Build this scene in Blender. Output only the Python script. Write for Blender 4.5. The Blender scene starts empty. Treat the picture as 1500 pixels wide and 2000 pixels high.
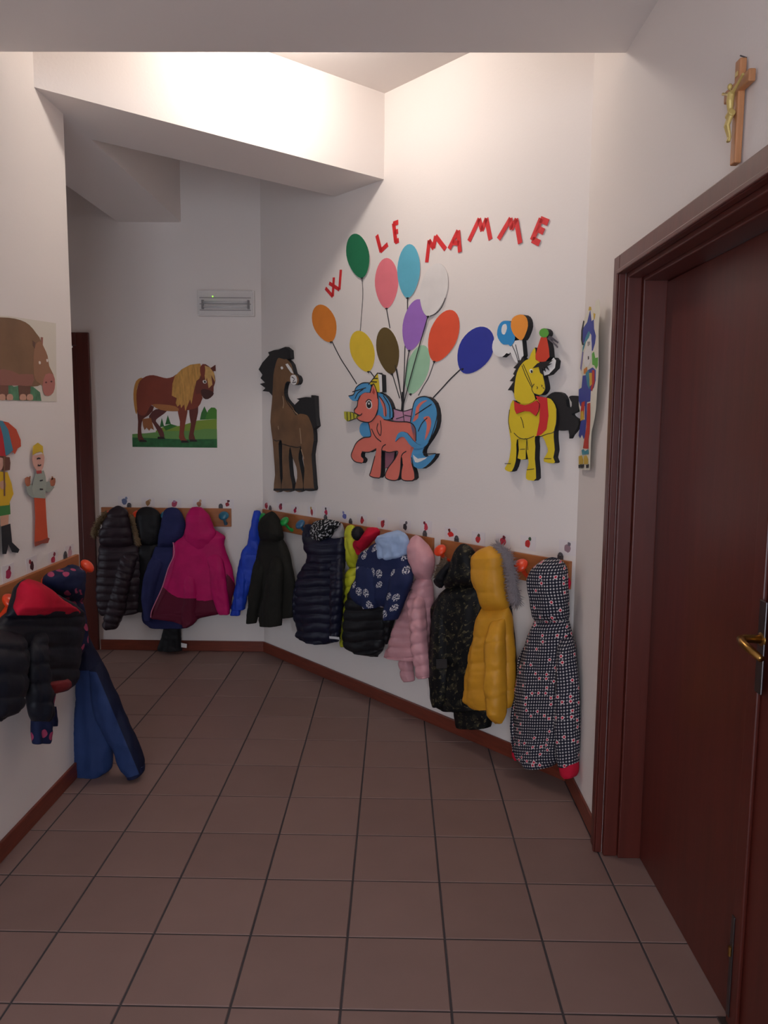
import bpy, bmesh, math, random
from mathutils import Vector, Matrix, noise
sc = bpy.context.scene
# ---------------------------------------------------------------- camera
F_PX, PITCH, YAW, ROLL, CAM_H = 1532.378, 0.115176, -0.014572, 0.008662, 1.58198
fw = Vector((math.sin(YAW)*math.cos(PITCH), math.cos(YAW)*math.cos(PITCH), -math.sin(PITCH)))
rt0 = Vector((math.cos(YAW), -math.sin(YAW), 0)); up0 = rt0.cross(fw)
RT = math.cos(ROLL)*rt0 + math.sin(ROLL)*up0
UP = -math.sin(ROLL)*rt0 + math.cos(ROLL)*up0
CAM = Vector((0, 0, CAM_H))
cd = bpy.data.cameras.new('camera'); cam = bpy.data.objects.new('camera', cd); sc.collection.objects.link(cam)
cd.sensor_fit = 'VERTICAL'; cd.sensor_height = 36; cd.lens = F_PX/2000*36; cd.clip_start = .02
m = Matrix((RT, UP, -fw)).transposed().to_4x4(); m.translation = CAM
cam.matrix_world = m; sc.camera = cam
# ---------------------------------------------------------------- light and exposure
LAMP = (-.434, 3.468, 3.205); LAMP_POWER = 195; LAMP_COL = (1, .92, .84)
DAY = 7.5; DAY_COL = (.80, .88, 1.0)
w = bpy.data.worlds.new('daylight'); sc.world = w; w.use_nodes = True
w.node_tree.nodes['Background'].inputs[0].default_value = (*DAY_COL, 1)
w.node_tree.nodes['Background'].inputs[1].default_value = DAY
ld = bpy.data.lights.new('window_portal', 'AREA'); ld.shape = 'RECTANGLE'; ld.size = 1.7; ld.size_y = 2.2
ld.cycles.is_portal = True
lo = bpy.data.objects.new('window_portal', ld); sc.collection.objects.link(lo)
lo.location = (-.32, -2.02, 1.35); lo.rotation_euler = (math.radians(90), 0, 0)
ld2 = bpy.data.lights.new('added_window_portal', 'AREA'); ld2.shape = 'RECTANGLE'; ld2.size = .8; ld2.size_y = .35; ld2.cycles.is_portal = True  # portal for the unseen passage window added to light the far end
lo2 = bpy.data.objects.new('added_window_portal', ld2); sc.collection.objects.link(lo2)
lo2.matrix_world = Matrix.Translation((-3.21, 4.425, .75)) @ Matrix(((0, 0, -1), (0, 1, 0), (1, 0, 0))).to_4x4()
vs = sc.view_settings; vs.view_transform = 'Standard'; vs.look = 'None'; vs.gamma = 1; vs.exposure = 0.0
vs.use_curve_mapping = False
sc.cycles.use_denoising = True; sc.cycles.max_bounces = 10; sc.cycles.diffuse_bounces = 6
sc.cycles.sample_clamp_indirect = 4
# ---------------------------------------------------------------- walls as frames (origin, along, out of the wall)
XR, XL, YB = .777, -1.409, 5.245
DU = Vector((.6587, -.7524, 0)); DN = Vector((-.7524, -.6587, 0))
D0 = Vector((.479, 3.66, 0)) - DN*.012
DC_BACK = D0 + DU*((YB-D0.y)/DU.y)
DC_RIGHT = D0 + DU*((XR-D0.x)/DU.x)
WALLS = {'B': (Vector((0, YB, 0)), Vector((1, 0, 0)), Vector((0, -1, 0))),
         'D': (D0, DU, DN),
         'R': (Vector((XR, 0, 0)), Vector((0, -1, 0)), Vector((-1, 0, 0))),
         'L': (Vector((XL, 0, 0)), Vector((0, 1, 0)), Vector((1, 0, 0))),
         'J': (Vector((0, 3.40, 0)), Vector((1, 0, 0)), Vector((0, -1, 0)))}
def ray(px, py): return RT*((px-750)/F_PX) - UP*((py-1000)/F_PX) + fw
def onwall(px, py, wall, d=0):
    o, u, n = WALLS[wall]; r = ray(px, py)
    t = ((o + n*d) - CAM).dot(n)/r.dot(n)
    return CAM + r*t
def sz(px, py, wall, d=0):
    p = onwall(px, py, wall, d); return ((p-WALLS[wall][0]).dot(WALLS[wall][1]), p.z)
def w3(s, z, wall, d):
    o, u, n = WALLS[wall]; p = o + u*s + n*d; return Vector((p.x, p.y, z))
# measured crops of the photograph: origin and pixels per crop unit
CR = {'B': (170, 950, 340/1500), 'C': (440, 950, 260/1500), 'E': (640, 980, 240/1297), 'F': (820, 1020, 340/1308),
      'L': (0, 1050, 300/1091), 'H': (480, 640, 400/1500), 'Y': (880, 560, .24), 'T': (570, 400, .36),
      'P': (170, 540, .24), 'Q': (0, 580, 220/815), 'X': (1380, 90, 120/923), 'K': (1100, 570, 120/667), 'N': (0, 0, 1)}
def cpx(c, x, y): o = CR[c]; return o[0]+x*o[2], o[1]+y*o[2]
# ---------------------------------------------------------------- materials
MATS = {}
def lin(c):
    return tuple(((v/255)/12.92 if v/255 <= .04045 else ((v/255+.055)/1.055)**2.4) for v in c)
def mat(name, col, rough=.6, metal=0, bump=0, bscale=60, var=0, vscale=8, sheen=0, coat=0, emis=None, estr=0, stretch=None, spec=.5):
    if name in MATS: return MATS[name]
    m = bpy.data.materials.new(name); m.use_nodes = True; nt = m.node_tree; b = nt.nodes['Principled BSDF']
    c = lin(col); b.inputs['Base Color'].default_value = (*c, 1); b.inputs['Roughness'].default_value = rough
    b.inputs['Metallic'].default_value = metal; b.inputs['Specular IOR Level'].default_value = spec
    if sheen: b.inputs['Sheen Weight'].default_value = sheen; b.inputs['Sheen Roughness'].default_value = .5
    if coat: b.inputs['Coat Weight'].default_value = coat
    if emis: b.inputs['Emission Color'].default_value = (*lin(emis), 1); b.inputs['Emission Strength'].default_value = estr
    if var or bump:
        tc = nt.nodes.new('ShaderNodeTexCoord'); mp = nt.nodes.new('ShaderNodeMapping')
        nt.links.new(tc.outputs['Object'], mp.inputs[0])
        if stretch: mp.inputs['Scale'].default_value = stretch
    if var:
        n = nt.nodes.new('ShaderNodeTexNoise'); n.inputs['Scale'].default_value = vscale; n.inputs['Detail'].default_value = 5
        nt.links.new(mp.outputs[0], n.inputs['Vector'])
        mr = nt.nodes.new('ShaderNodeMapRange'); mr.inputs[1].default_value = .3; mr.inputs[2].default_value = .7
        mr.inputs[3].default_value = 1-var; mr.inputs[4].default_value = 1+var
        nt.links.new(n.outputs['Fac'], mr.inputs[0])
        mx = nt.nodes.new('ShaderNodeVectorMath'); mx.operation = 'SCALE'; mx.inputs[0].default_value = c
        nt.links.new(mr.outputs[0], mx.inputs['Scale']); nt.links.new(mx.outputs[0], b.inputs['Base Color'])
    if bump:
        n2 = nt.nodes.new('ShaderNodeTexNoise'); n2.inputs['Scale'].default_value = bscale; n2.inputs['Detail'].default_value = 4
        nt.links.new(mp.outputs[0], n2.inputs['Vector'])
        bp = nt.nodes.new('ShaderNodeBump'); bp.inputs['Strength'].default_value = bump; bp.inputs['Distance'].default_value = .004
        nt.links.new(n2.outputs['Fac'], bp.inputs['Height']); nt.links.new(bp.outputs[0], b.inputs['Normal'])
    MATS[name] = m; return m
# ---------------------------------------------------------------- scene graph helpers
COL = sc.collection
ORG = {}
def tag(o, label=None, cat=None, group=None, kind=None):
    if label: o['label'] = label
    if cat: o['category'] = cat
    if group: o['group'] = group
    if kind: o['kind'] = kind
    return o
def thing(name, loc, label, cat, group=None):
    o = bpy.data.objects.new(name, None); COL.objects.link(o); o.location = loc; o.empty_display_size = .05
    ORG[o.name] = Vector(loc); return tag(o, label, cat, group)
def root_org(o):
    while o.parent: o = o.parent
    return ORG.get(o.name, Vector((0, 0, 0)))
def mk(name, verts, faces, mats, parent=None, origin=None, smooth=False, midx=None, uvs=None, attr=None):
    if parent is not None: origin = root_org(parent)
    if origin is None: origin = Vector((0, 0, 0))
    origin = Vector(origin)
    me = bpy.data.meshes.new(name); me.from_pydata([tuple(Vector(v)-origin) for v in verts], [], faces)
    for mm in (mats if isinstance(mats, (list, tuple)) else [mats]): me.materials.append(mm)
    if midx: me.polygons.foreach_set('material_index', midx)
    if smooth: me.polygons.foreach_set('use_smooth', [True]*len(me.polygons))
    if uvs:
        l = me.uv_layers.new(name='uv')
        for lp in me.loops: l.data[lp.index].uv = uvs[lp.vertex_index]
    if attr:
        a = me.attributes.new('mask', 'FLOAT', 'POINT'); a.data.foreach_set('value', attr)
    o = bpy.data.objects.new(name, me); COL.objects.link(o)
    if parent is not None: o.parent = parent
    else: o.location = origin; ORG[o.name] = origin
    return o
class MB:
    """collects boxes, tubes, prisms in world space"""
    def __init__(s): s.v = []; s.f = []; s.m = []
    def add(s, v, f, mi=0):
        k = len(s.v); s.v += [Vector(x) for x in v]; s.f += [tuple(i+k for i in q) for q in f]; s.m += [mi]*len(f)
    def box(s, a, b, mi=0):
        x0, y0, z0 = a; x1, y1, z1 = b
        s.add([(x0,y0,z0),(x1,y0,z0),(x1,y1,z0),(x0,y1,z0),(x0,y0,z1),(x1,y0,z1),(x1,y1,z1),(x0,y1,z1)],
              [(0,3,2,1),(4,5,6,7),(0,1,5,4),(1,2,6,5),(2,3,7,6),(3,0,4,7)], mi)
    def wbox(s, wall, s0, s1, d0, d1, z0, z1, mi=0):
        a = [w3(x, z, wall, d) for z in (z0, z1) for x, d in ((s0, d0), (s1, d0), (s1, d1), (s0, d1))]
        f = [(0,3,2,1),(4,5,6,7),(0,1,5,4),(1,2,6,5),(2,3,7,6),(3,0,4,7)]
        s.add(a, f, mi)
    def tube(s, pts, rad, n=8, mi=0, caps=True):
        pts = [Vector(p) for p in pts]; rad = rad if isinstance(rad, (list, tuple)) else [rad]*len(pts)
        k = len(s.v); t0 = (pts[1]-pts[0]).normalized(); a = t0.orthogonal().normalized()
        for i, p in enumerate(pts):
            t = (pts[min(i+1, len(pts)-1)]-pts[max(i-1, 0)]).normalized()
            a = (a - t*a.dot(t)).normalized(); b = t.cross(a)
            for j in range(n):
                an = 2*math.pi*j/n; s.v.append(p + a*math.cos(an)*rad[i] + b*math.sin(an)*rad[i])
        for i in range(len(pts)-1):
            for j in range(n):
                s.f.append((k+i*n+j, k+i*n+(j+1) % n, k+(i+1)*n+(j+1) % n, k+(i+1)*n+j)); s.m.append(mi)
        if caps:
            s.f.append(tuple(k+j for j in range(n-1, -1, -1))); s.m.append(mi)
            s.f.append(tuple(k+(len(pts)-1)*n+j for j in range(n))); s.m.append(mi)
    def ball(s, c, ax, n=16, r=10, mi=0):
        """ellipsoid, ax = three axis vectors"""
        c = Vector(c); k = len(s.v); A, B, D = [Vector(x) for x in ax]
        s.v.append(c + D)
        for i in range(1, r):
            th = math.pi*i/r
            for j in range(n):
                an = 2*math.pi*j/n
                s.v.append(c + D*math.cos(th) + (A*math.cos(an) + B*math.sin(an))*math.sin(th))
        s.v.append(c - D); e = len(s.v)-1
        for j in range(n): s.f.append((k, k+1+j, k+1+(j+1) % n)); s.m.append(mi)
        for i in range(r-2):
            for j in range(n):
                a = k+1+i*n
                s.f.append((a+j, a+n+j, a+n+(j+1) % n, a+(j+1) % n)); s.m.append(mi)
        a = k+1+(r-2)*n
        for j in range(n): s.f.append((e, a+(j+1) % n, a+j)); s.m.append(mi)
    def build(s, name, mats, parent=None, origin=None, smooth=False, bevel=0):
        o = mk(name, s.v, s.f, mats, parent, origin, smooth, s.m)
        if bevel:
            b = o.modifiers.new('bevel', 'BEVEL'); b.width = bevel; b.segments = 2; b.limit_method = 'ANGLE'
        return o
def struct(o): o['kind'] = 'structure'; return o
# ================================================================ the room
M_WALL = mat('wall_paint', (229, 221, 216), .85, bump=.12, bscale=90, spec=.2)
M_CEIL = mat('ceiling_paint', (224, 217, 213), .9, bump=.08, bscale=90, spec=.2)
M_GROUT = mat('grout', (62, 56, 58), .9)
M_BASE = mat('baseboard_wood', (112, 50, 34), .38, var=.18, vscale=9, stretch=(1, 1, 12))
M_DOOR = mat('door_mahogany', (84, 33, 25), .36, var=.14, vscale=6, stretch=(6, 6, .5), bump=.03, bscale=40)
M_DARK = mat('dark_gap', (20, 12, 10), .8)
M_BRASS = mat('brass', (170, 130, 70), .28, metal=1)
M_STEEL = mat('steel', (112, 108, 110), .36, metal=1)
def tile_material():
    m = bpy.data.materials.new('floor_tile'); m.use_nodes = True; nt = m.node_tree; b = nt.nodes['Principled BSDF']
    oi = nt.nodes.new('ShaderNodeObjectInfo'); tc = nt.nodes.new('ShaderNodeTexCoord')
    n = nt.nodes.new('ShaderNodeTexNoise'); n.inputs['Scale'].default_value = 7; n.inputs['Detail'].default_value = 6
    ad = nt.nodes.new('ShaderNodeVectorMath'); ad.operation = 'ADD'
    sc_ = nt.nodes.new('ShaderNodeMath'); sc_.operation = 'MULTIPLY'; sc_.inputs[1].default_value = 40
    nt.links.new(oi.outputs['Random'], sc_.inputs[0]); nt.links.new(sc_.outputs[0], ad.inputs[1])
    nt.links.new(tc.outputs['Object'], ad.inputs[0]); nt.links.new(ad.outputs[0], n.inputs['Vector'])
    mixn = nt.nodes.new('ShaderNodeMath'); mixn.operation = 'MULTIPLY_ADD'; mixn.inputs[1].default_value = .45
    r2 = nt.nodes.new('ShaderNodeMath'); r2.operation = 'MULTIPLY'; r2.inputs[1].default_value = .55
    nt.links.new(oi.outputs['Random'], mixn.inputs[0]); nt.links.new(n.outputs['Fac'], r2.inputs[0]); nt.links.new(r2.outputs[0], mixn.inputs[2])
    cr = nt.nodes.new('ShaderNodeValToRGB')
    cr.color_ramp.elements[0].position = .2; cr.color_ramp.elements[0].color = (*lin((126, 101, 94)), 1)
    cr.color_ramp.elements[1].position = .8; cr.color_ramp.elements[1].color = (*lin((136, 110, 103)), 1)
    nt.links.new(mixn.outputs[0], cr.inputs[0]); nt.links.new(cr.outputs[0], b.inputs['Base Color'])
    b.inputs['Roughness'].default_value = .5; b.inputs['Specular IOR Level'].default_value = .35
    n2 = nt.nodes.new('ShaderNodeTexNoise'); n2.inputs['Scale'].default_value = 35; nt.links.new(ad.outputs[0], n2.inputs['Vector'])
    bp = nt.nodes.new('ShaderNodeBump'); bp.inputs['Strength'].default_value = .08; bp.inputs['Distance'].default_value = .003
    nt.links.new(n2.outputs['Fac'], bp.inputs['Height']); nt.links.new(bp.outputs[0], b.inputs['Normal'])
    return m
M_TILE = tile_material()
YR = -2.0                      # rear of the hallway, behind the photographer
b = MB(); b.box((-3.3, YR-.12, -.12), (1.1, 5.45, -.0025))
FLOOR = struct(b.build('floor', M_GROUT))
T = .30; TX, TY = -1.03395, 1.95273; h = T/2-.0033; c = .0016
tv = [(-h, -h, -.009), (h, -h, -.009), (h, h, -.009), (-h, h, -.009), (-h, -h, -c), (h, -h, -c), (h, h, -c), (-h, h, -c),
      (-h+c, -h+c, 0), (h-c, -h+c, 0), (h-c, h-c, 0), (-h+c, h-c, 0)]
tf = [(0,1,5,4),(1,2,6,5),(2,3,7,6),(3,0,4,7),(4,5,9,8),(5,6,10,9),(6,7,11,10),(7,4,8,11),(8,9,10,11)]
tme = bpy.data.meshes.new('tile'); tme.from_pydata(tv, [], tf); tme.materials.append(M_TILE)
def in_room(x, y):
    if y > YB or y < YR: return False
    p = Vector((x, y, 0))
    if (p-D0).dot(DN) < -.02: return False
    if y < 3.437: return XL-.01 < x < (.93 if y < 2.76 else XR+.01)
    return x > -3.0
for i in range(-8, 8):
    for j in range(-14, 12):
        x, y = TX+(i+.5)*T, TY+(j+.5)*T
        q = [(x+a*.148, y+e*.148) for a in (-1, 0, 1) for e in (-1, 0, 1)]
        if any(in_room(*p) for p in q):
            t = bpy.data.objects.new('tile', tme); COL.objects.link(t); t.location = (x, y, 0); t.parent = FLOOR
# walls
b = MB(); b.box((XL-.412, YR, 0), (XL, 3.437, 3.28)); struct(b.build('wall_left', M_WALL))
b = MB(); b.box((-3.3, 3.337, 0), (XL-.412, 3.437, 3.28)); struct(b.build('wall_passage_near', M_WALL))
PW = (4.25, 4.60, .35, 1.15)   # unseen window opening, added to bring daylight to the back wall and far floor
b = MB(); b.box((-3.3, 3.437, 0), (-3.2, PW[0], 3.28)); b.box((-3.3, PW[1], 0), (-3.2, YB+.1, 3.28)); b.box((-3.3, PW[0], 0), (-3.2, PW[1], PW[2])); b.box((-3.3, PW[0], PW[3]), (-3.2, PW[1], 3.28)); struct(b.build('wall_passage_end', M_WALL))
b = MB(); b.box((-2.115, YB, 0), (DC_BACK.x+.02, YB+.15, 3.28)); b.box((-3.2, YB, 2.06), (-2.115, YB+.15, 3.28)); b.box((-3.2, YB, 0), (-2.95, YB+.15, 2.06))
struct(b.build('wall_back', M_WALL))
LD = (DC_RIGHT-DC_BACK).length
def ds(p): return (p-D0).dot(DU)
b = MB(); s0, s1 = ds(DC_BACK), ds(DC_RIGHT)
b.wbox('D', s0-.02, s1+.02, -.15, 0, 0, 3.28); struct(b.build('wall_diagonal', M_WALL))
OY0, OY1, OZ = 1.10, 2.762, 2.09
b = MB(); b.box((XR, OY1, 0), (XR+.25, DC_RIGHT.y+.05, 3.28)); b.box((XR, YR, 0), (XR+.25, OY0, 3.28)); b.box((XR, OY0, OZ), (XR+.25, OY1, 3.28))
struct(b.build('wall_right', M_WALL))
b = MB()      # rear wall with a glazed opening
b.box((XL, YR-.12, 0), (-1.17, YR, 2.85)); b.box((.53, YR-.12, 0), (XR, YR, 2.85)); b.box((-1.17, YR-.12, 2.45), (.53, YR, 2.85)); b.box((-1.17, YR-.12, 0), (.53, YR, .25))
struct(b.build('wall_rear', M_WALL))
b = MB(); b.box((XL-.412, YR-.12, 2.85), (XR+.25, 2.88, 3.28)); struct(b.build('ceiling', M_CEIL))
b = MB(); b.box((-3.3, YR-.12, 3.28), (XR+.25, YB+.2, 3.4)); struct(b.build('ceiling_raised', M_CEIL))
# beams: one crosses the raised bay at right angles to the diagonal wall, one runs on from the left wall
A = Vector((-1.409, 3.171, 0)); Bp = Vector((-.078, 4.314, 0)); e = (Bp-A).normalized(); nn = Vector((-e.y, e.x, 0))
A2 = A - e*.05; B2 = Bp + e*.04
q = [A2, B2, B2+nn*.428, A2+nn*.428]
b = MB(); b.add([(p.x, p.y, z) for z in (2.85, 3.28) for p in q], [(0,3,2,1),(4,5,6,7),(0,1,5,4),(1,2,6,5),(2,3,7,6),(3,0,4,7)])
struct(b.build('ceiling_beam', M_WALL))
b = MB(); b.box((XL-.412, 3.437, 2.851), (XL, YB, 3.28)); struct(b.build('ceiling_beam', M_WALL))
# baseboards
BH, BT = .072, .012
def baseboard(name, wall, s0, s1):
    b = MB(); b.wbox(wall, s0, s1, 0, BT, 0, BH); o = b.build(name, M_BASE, bevel=.003); return struct(o)
baseboard('baseboard_left', 'L', YR, 3.437); baseboard('baseboard_back', 'B', -2.02, DC_BACK.x-.003)
baseboard('baseboard_diagonal', 'D', s0+.006, s1-.006); baseboard('baseboard_right', 'R', -DC_RIGHT.y+.012, -2.835)
b = MB(); b.box((XL-.412, 3.437, 0), (XL, 3.449, BH)); struct(b.build('baseboard_corner', M_BASE))
# door_1: double door in the right wall, seen almost edge on
d1 = struct(thing('door_1', (XR, 1.95, 0), 'dark mahogany double door with broad moulded casing in the right wall', 'door'))
del d1['category']
CT = .024; CW = .07
def casing_piece(name, boxes, parent):
    b = MB()
    for a in boxes: b.box(*a)
    return b.build(name, M_DOOR, parent, bevel=.004)
yo = OY1+.066; yi = OY1-.004
casing_piece('casing', [((XR-CT, yi, 0), (XR, yo, OZ+.062)), ((XR-CT-.007, yi, 0), (XR-CT, yi+.016, OZ+.004))], d1)
casing_piece('casing', [((XR-CT, OY0-.066, 0), (XR, OY0+.004, OZ+.062))], d1)
casing_piece('casing', [((XR-CT, OY0+.004, OZ-.004), (XR, yi, OZ+.062)), ((XR-CT-.007, OY0+.004, OZ-.004), (XR-CT, yi+.016, OZ+.012))], d1)
casing_piece('jamb', [((XR, OY1-.028, 0), (XR+.05, OY1, OZ)), ((XR+.05, OY1-.042, 0), (XR+.25, OY1, OZ))], d1)
casing_piece('jamb', [((XR, OY0, 0), (XR+.05, OY0+.028, OZ)), ((XR+.05, OY0, 0), (XR+.25, OY0+.042, OZ))], d1)
casing_piece('jamb', [((XR, OY0+.028, OZ-.02), (XR+.05, OY1-.028, OZ)), ((XR+.05, OY0+.042, OZ-.032), (XR+.25, OY1-.042, OZ))], d1)
DX = .905
SEAM = 1.925
b = MB(); b.box((DX, SEAM+.002, .004), (DX+.045, OY1-.044, OZ-.034)); leafa = b.build('door_leaf', M_DOOR, d1, bevel=.003)
b = MB(); b.box((DX, OY0+.044, .004), (DX+.045, SEAM-.002, OZ-.034)); leafb = b.build('door_leaf', M_DOOR, d1, bevel=.003)
b = MB(); b.box((DX-.012, SEAM-.045, .004), (DX, SEAM+.012, OZ-.036)); b.build('astragal', M_DOOR, leafb, bevel=.004)
# flush bolt low on the seam, strike on the floor, lock plate and lever
b = MB(); b.box((DX-.016, SEAM-.012, .03), (DX-.012, SEAM+.004, .31)); b.build('flush_bolt', M_STEEL, leafb, bevel=.001)
b = MB(); b.tube([(DX-.018, SEAM-.004, .20), (DX-.018, SEAM-.004, .225)], .005); b.build('bolt_knob', M_BRASS, leafb)
b = MB(); b.box((DX-.03, SEAM-.03, 0), (DX, SEAM+.02, .006)); b.build('floor_strike', M_STEEL, d1, bevel=.001)
b = MB(); b.box((DX-.017, SEAM-.075, .93), (DX-.012, SEAM-.04, 1.16)); b.build('lock_plate', M_STEEL, leafb, bevel=.002)
b = MB(); b.tube([(DX-.015, SEAM-.058, 1.065), (DX-.055, SEAM-.055, 1.066), (DX-.066, SEAM-.062, 1.065), (DX-.070, SEAM-.085, 1.06), (DX-.066, SEAM-.17, 1.05)], [.011, .010, .011, .010, .008], 12)
b.ball((DX-.014, SEAM-.058, 1.065), ((0, .02, 0), (0, 0, .02), (.006, 0, 0))); b.build('lever_handle', M_BRASS, leafb, smooth=True)
# door_2: far doorway in the back wall
d2 = struct(thing('door_2', (-2.5, YB, 0), 'far brown doorway beside the dark hooded coats', 'door')); del d2['category']
b = MB(); b.box((-2.115, YB-.02, 0), (-2.03, YB, 2.145)); b.build('casing', M_DOOR, d2, bevel=.004)
b = MB(); b.box((-3.03, YB-.02, 0), (-2.945, YB, 2.145)); b.build('casing', M_DOOR, d2, bevel=.004)
b = MB(); b.box((-2.945, YB-.02, 2.06), (-2.115, YB, 2.145)); b.build('casing', M_DOOR, d2, bevel=.004)
b = MB(); b.box((-2.145, YB, 0), (-2.115, YB+.15, 2.06)); b.build('jamb', M_DOOR, d2)
b = MB(); b.box((-2.945, YB+.06, .005), (-2.148, YB+.105, 2.055)); b.build('door_leaf', M_DOOR, d2)
# window_1 behind the photographer
w1 = struct(thing('window_1', (-.32, YR-.06, .25), 'tall glazed opening at the rear end of the hallway', 'window')); del w1['category']
M_WFR = mat('window_frame', (210, 208, 204), .5)
b = MB()
for x in (-1.17, -.345, .48): b.box((x, YR-.09, .25), (x+.05, YR-.03, 2.45))
b.box((-1.17, YR-.09, .25), (.53, YR-.03, .30)); b.box((-1.17, YR-.09, 2.40), (.53, YR-.03, 2.45)); b.build('window_frame', M_WFR, w1)
w2 = struct(thing('added_window', (-3.25, 4.425, PW[2]), 'small unseen window added for light at the end of the side passage', 'window')); del w2['category']
b = MB()
for y_ in (PW[0], PW[1]-.03): b.box((-3.28, y_, PW[2]), (-3.24, y_+.03, PW[3]))
for z_ in (PW[2], PW[3]-.03): b.box((-3.28, PW[0], z_), (-3.24, PW[1], z_+.03))
b.build('window_frame', M_WFR, w2)
# ceiling lamp in the raised bay
M_LAMP = mat('lamp_glow', (255, 246, 232), .5, emis=(255, 255, 255), estr=LAMP_POWER)
M_LAMP.node_tree.nodes['Principled BSDF'].inputs['Emission Color'].default_value = (*LAMP_COL, 1)
M_LBASE = mat('lamp_base', (225, 225, 222), .5)
lt = thing('ceiling_lamp', (LAMP[0], LAMP[1], 3.2), 'small globe ceiling lamp in the raised bay above the beam', 'lamp')
b = MB(); b.tube([(LAMP[0], LAMP[1], 3.279), (LAMP[0], LAMP[1], 3.255)], .06, 24); b.build('lamp_base', M_LBASE, lt)
b = MB(); b.ball(LAMP, ((.055, 0, 0), (0, .055, 0), (0, 0, .055)), 12, 8); b.build('globe', M_LAMP, lt, smooth=True)
# ================================================================ flat cut-outs and paper on the walls
def smooth_closed(pts, n=3):
    out = []; L = len(pts)
    for i in range(L):
        p0, p1, p2, p3 = pts[i-1], pts[i], pts[(i+1) % L], pts[(i+2) % L]
        for k in range(n):
            t = k/n
            out.append(tuple(.5*(2*p1[a] + (p2[a]-p0[a])*t + (2*p0[a]-5*p1[a]+4*p2[a]-p3[a])*t*t + (3*p1[a]-p0[a]-3*p2[a]+p3[a])*t**3) for a in (0, 1)))
    return out
def smooth_open(pts, n=5):
    if len(pts) < 3: return list(pts)
    q = [pts[0]] + list(pts) + [pts[-1]]; out = []
    for i in range(1, len(q)-2):
        p0, p1, p2, p3 = q[i-1:i+3]
        for k in range(n):
            t = k/n
            out.append(tuple(.5*(2*p1[a] + (p2[a]-p0[a])*t + (2*p0[a]-5*p1[a]+4*p2[a]-p3[a])*t*t + (3*p1[a]-p0[a]-3*p2[a]+p3[a])*t**3) for a in range(len(p1))))
    out.append(pts[-1]); return out
def cut(name, wall, crop, pts, d, th, front, side=None, parent=None, sm=2, origin=None, curl=None):
    """outline traced on the plane d out of the wall, extruded th back towards it"""
    p = [sz(*cpx(crop, *q), wall, d) for q in pts]
    if sm > 1: p = smooth_closed(p, sm)
    bm = bmesh.new()
    cf = curl or (lambda s, z: 0)
    fv = [bm.verts.new(w3(s, z, wall, d+cf(s, z))) for s, z in p]; bv = [bm.verts.new(w3(s, z, wall, d-th+cf(s, z))) for s, z in p]
    n = WALLS[wall][2]
    f = bm.faces.new(fv); f.normal_update()
    if f.normal.dot(n) < 0: f.normal_flip()
    flip = list(f.verts)[0] != fv[0] or list(f.verts)[1] != fv[1]
    f.material_index = 0; bk = bm.faces.new(bv); bk.normal_update(); bk.material_index = 1
    if bk.normal.dot(n) > 0: bk.normal_flip()
    for i in range(len(fv)):
        j = (i+1) % len(fv); q = bm.faces.new((fv[j], fv[i], bv[i], bv[j]) if not flip else (fv[i], fv[j], bv[j], bv[i])); q.material_index = 1
    bmesh.ops.triangulate(bm, faces=[f, bk])
    vs = [v.co.copy() for v in bm.verts]; bm.verts.index_update()
    fs = [tuple(v.index for v in q.verts) for q in bm.faces]; mi = [q.material_index for q in bm.faces]; bm.free()
    if parent is None and origin is None:
        zm = min(z for s, z in p); sm_ = sum(s for s, z in p)/len(p); origin = w3(sm_, zm, wall, d-th)
    return mk(name, vs, fs, [front, side or front], parent, origin, False, mi)
def ribbon_pts(p, wd, closed=False):
    L = len(p); l, r = [], []
    for i in range(L):
        a = p[(i-1) % L] if (i or closed) else p[i]; b_ = p[(i+1) % L] if (i < L-1 or closed) else p[i]
        tx, ty = b_[0]-a[0], b_[1]-a[1]; k = math.hypot(tx, ty) or 1
        w_ = wd[i]/2 if isinstance(wd, list) else wd/2
        l.append((p[i][0]-ty/k*w_, p[i][1]+tx/k*w_)); r.append((p[i][0]+ty/k*w_, p[i][1]-tx/k*w_))
    return l, r
def strokes(name, wall, crop, lines, d, width, m, parent=None, th=.0006, sm=4, origin=None):
    """pen or brush lines: one mesh of thin raised ribbons; width in metres"""
    V, F = [], []
    for ln in lines:
        wd, closed = width, False
        if isinstance(ln, dict): wd = ln.get('w', width); closed = ln.get('closed', False); ln = ln['p']
        p = [sz(*cpx(crop, *q), wall, d) for q in ln]
        p = smooth_closed(p, sm) if closed else smooth_open(p, sm)
        l, r = ribbon_pts(p, wd, closed); k = len(V); L = len(p)
        for a, c_ in zip(l, r):
            V += [w3(*a, wall, d), w3(*c_, wall, d), w3(*a, wall, d-th), w3(*c_, wall, d-th)]
        for i in range(L if closed else L-1):
            a, c_ = k+4*i, k+4*((i+1) % L)
            F += [(a, a+1, c_+1, c_), (a, c_, c_+2, a+2), (a+1, a+3, c_+3, c_+1)]
        if not closed: F += [(k, k+2, k+3, k+1), (k+4*(L-1), k+4*(L-1)+1, k+4*(L-1)+3, k+4*(L-1)+2)]
    if parent is None and origin is None: origin = V[0]
    o = mk(name, V, F, m, parent, origin)
    if len(lines) > 1 and name in ('outline', 'wing_lines', 'highlight', 'hat_streamer', 'string_bundle', 'balloon_string', 'knot'): o['kind'] = 'stuff'   # pen marks too fine to pick apart
    return o
def base_of(wall, crop, x, y, d=0): return onwall(*cpx(crop, x, y), wall, d)
def paint(name, col, **k): return mat('paint_'+name, col, k.pop('rough', .62), **k)
BLACK = paint('black', (24, 23, 26)); WHITE = paint('white', (232, 230, 228)); RED = paint('red', (205, 40, 44))
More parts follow.
